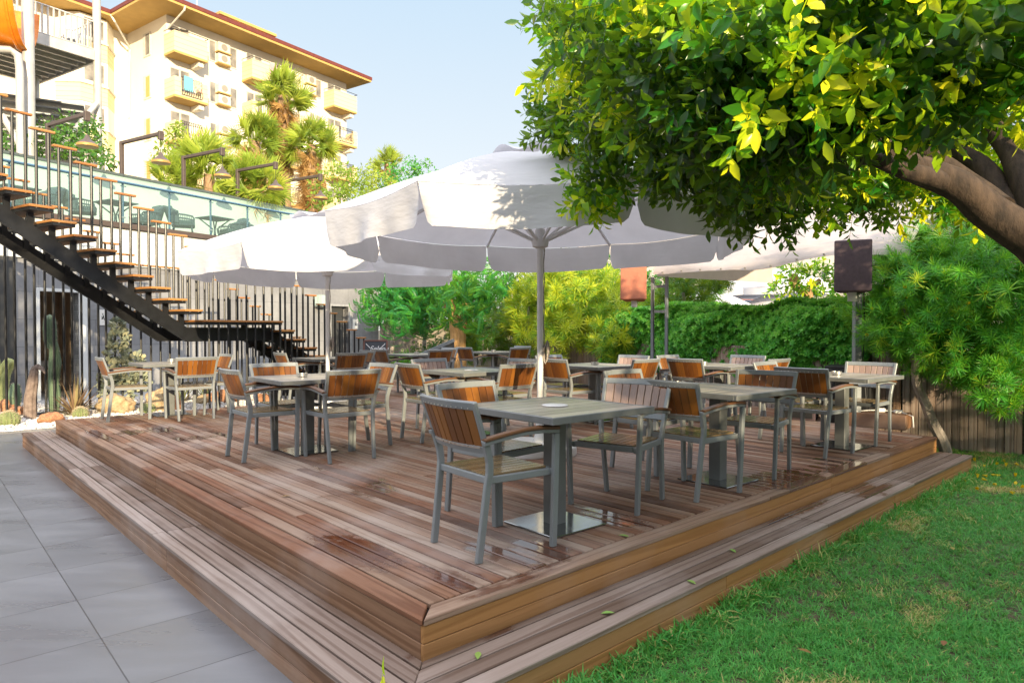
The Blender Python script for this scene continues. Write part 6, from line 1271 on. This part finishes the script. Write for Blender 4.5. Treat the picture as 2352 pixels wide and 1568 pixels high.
# ------------------------------------------------------------------ pool area beyond the hedge
pb = thing('pool_building', 'pale building with dark openings and air conditioners beyond the hedge', 'building', W(1830, 700, 40)); pb.location.z = 0; L_ = pb.location
obj('wall', MB().box((0, 0, 3.5), (26, .3, 9)), M_plain('pale_wall', (.36, .34, .33), .8, 0, .05, .6), pb)
def pbx(px, py): q = PL(px, py, Vector((0, 39.8, 0)), Vector((0, 1, 0))); return q.x - L_.x, q.z
for (a, b, c, d_) in ((1725, 648, 1740, 690), (1848, 640, 1866, 700), (1945, 628, 1958, 680), (1895, 630, 1905, 665), (1760, 655, 1765, 700)):
    x0, z1 = pbx(a, b); x1, z0 = pbx(c, d_); obj('opening', MB().box(((x0 + x1) / 2, -.17, (z0 + z1) / 2), (x1 - x0, .06, z1 - z0)), m_dkgrey, pb)
for (a, b) in ((1812, 638), (1905, 632)): x0, z1 = pbx(a, b); obj('air_conditioner', MB().box((x0, -.3, z1), (.7, .3, .55)), m_wf, pb, bevel=.03)
kx = thing('snack_bar', 'reddish brown bar counter beyond the hedge under white parasols', 'bar', W(1715, 690, 34)); kx.location.z = 0; obj('counter', MB().box((0, 0, 2.6), (2.2, 1, 1.0)), M_plain('bar_red', (.25, .07, .05), .6), kx); obj('roof', MB().box((0, -.1, 3.3), (2.5, 1.4, .18)), M_plain('bar_roof', (.35, .12, .08), .6), kx)
br2 = thing('pool_railing', 'blue-edged glass railing round the pool deck', 'railing', (9, 28, 0)); mb = MB(); mb.tube([(-5, 0, 2.75), (10, 0, 2.75)], .035, 6)
for k in range(11): mb.box((-5 + 1.5 * k, 0, 2.2), (.05, .05, 1.1))
obj('rail', mb, m_blue, br2); obj('glass_panel', MB().box((2.5, .03, 2.2), (15, .012, 1.0)), M_glass('pool_glass', (.35, .55, .65), .45), br2)
pd = MB().grid(lambda u, v: Vector((3 + 25 * u, 18.5 + 20 * v, 1.15 + .3 * v)), 4, 4); struct('pool_terrace', pd, M_plain('pool_terrace', (.25, .25, .25), .8))
wu = thing('pool_parasol', 'x', 'parasol', group='white pool parasols beyond the hedge')
def up_(u, v): a = 2 * math.pi * u; r = 1.35 * v * (1 - .03 * abs(math.sin(4 * a))); return Vector((r * math.cos(a), r * math.sin(a), 2.45 - .55 * v ** 1.4))
obj('canopy', MB().grid(up_, 32, 8), m_cloth, wu, smooth=True)
vl = MB().grid(lambda u, v: Vector((1.35 * math.cos(6.2832 * u) * (1 - .03 * abs(math.sin(12.566 * u))), 1.35 * math.sin(6.2832 * u) * (1 - .03 * abs(math.sin(12.566 * u))), 1.9 - .2 * v * (.7 + .3 * abs(math.sin(12.566 * u * 1.0))))), 64, 2); obj('valance', vl, m_cloth, wu, smooth=True); obj('pole', MB().tube([(0, 0, 0), (0, 0, 2.5)], .03, 8), m_pole, wu); index_kids(wu)
for i, (px, py, Y, sc, lb) in enumerate(((1772, 678, 25, 1.1, 'low white pool parasol just above the hedge, in the middle'), (1630, 668, 22, 1.25, 'white pool parasol behind the feathery shrub'), (1700, 628, 26, 1.3, 'high white pool parasol above the red bar'), (1800, 618, 25, 1.4, 'largest white pool parasol with dark lobes under the tent'), (1960, 680, 24, 1.0, 'white pool parasol at the foot of the purple loudspeaker'), (1905, 690, 26, .8, 'white pool parasol behind the fruit tree trunk'))):
    q = W(px, py, Y); o_ = wu if i == 0 else copy_tree(wu); o_.location = (q.x, q.y, q.z - 2.42 * sc); o_.scale = (sc, sc, sc); o_['label'] = lb
sn = thing('sun_lounger', 'x', 'lounger', group='pool loungers beyond the hedge'); obj('bed', MB().box((0, 0, .35), (.65, 1.4, .06)), m_dkgrey, sn); obj('backrest', MB().box((0, .85, .6), (.65, .7, .05), (Vector((1, 0, 0)), Vector((0, .7, .7)), Vector((0, -.7, .7)))), m_dkgrey, sn); obj('frame', MB().box((0, 0, .15), (.5, 1.2, .3)), m_wplastic, sn); index_kids(sn)
for i, (x, lb) in enumerate(((6.8, 'dark pool lounger left of the low white parasol'), (8.4, 'dark pool lounger under the low white parasol'), (10.2, 'dark pool lounger right of the low white parasol'))):
    o_ = sn if i == 0 else copy_tree(sn); o_.location = (x, 23.5, 1.45); o_.rotation_euler = (0, 0, .4 * i); o_['label'] = lb
shrub('fruit_tree', 'small forked tree with glossy leaves and lit tan branches above the hedge', [(1775, 650, 15, 0.1)] and [(1790 + 10, 648, 15.5, 26), (1850, 640, 15.3, 30), (1900, 650, 15.5, 28), (1830, 665, 15.6, 16), (1880, 625, 15.4, 30), (1925, 680, 15.6, 22), (1800, 680, 15.8, 14)], (W(1858, 690, 15.5).x, 15.5), [[(W(1858, 690, 15.5).x, 15.5, .5), W(1858, 690, 15.5), W(1835, 665, 15.5), W(1812, 640, 15.5)], [W(1858, 688, 15.5), W(1866, 660, 15.5), W(1885, 640, 15.5)], [W(1830, 660, 15.5), W(1822, 630, 15.5)]], 260, 1.5, m_ficus, TW, 0, .5, None, 'tree', .3, .35, M_bark('tan_bark', (.35, .2, .1), (.5, .32, .17)), (.10, .05))
# ------------------------------------------------------------------ unseen hedge added behind the viewer to cast the evening shade
screen('unseen hedge added behind the viewing place to shade the deck', [(-7.5, 15, -6.2, -5.2, 0, 4.3, 1.0), (-3.2, .3, -6.5, -5.5, 5.2, 8.0, .6)], 26, solid=[((3.75, -5.9, 1.72), (22, .5, 3.44))])
print('objects', len(bpy.data.objects), 'polys', sum(len(m_.polygons) for m_ in bpy.data.meshes))
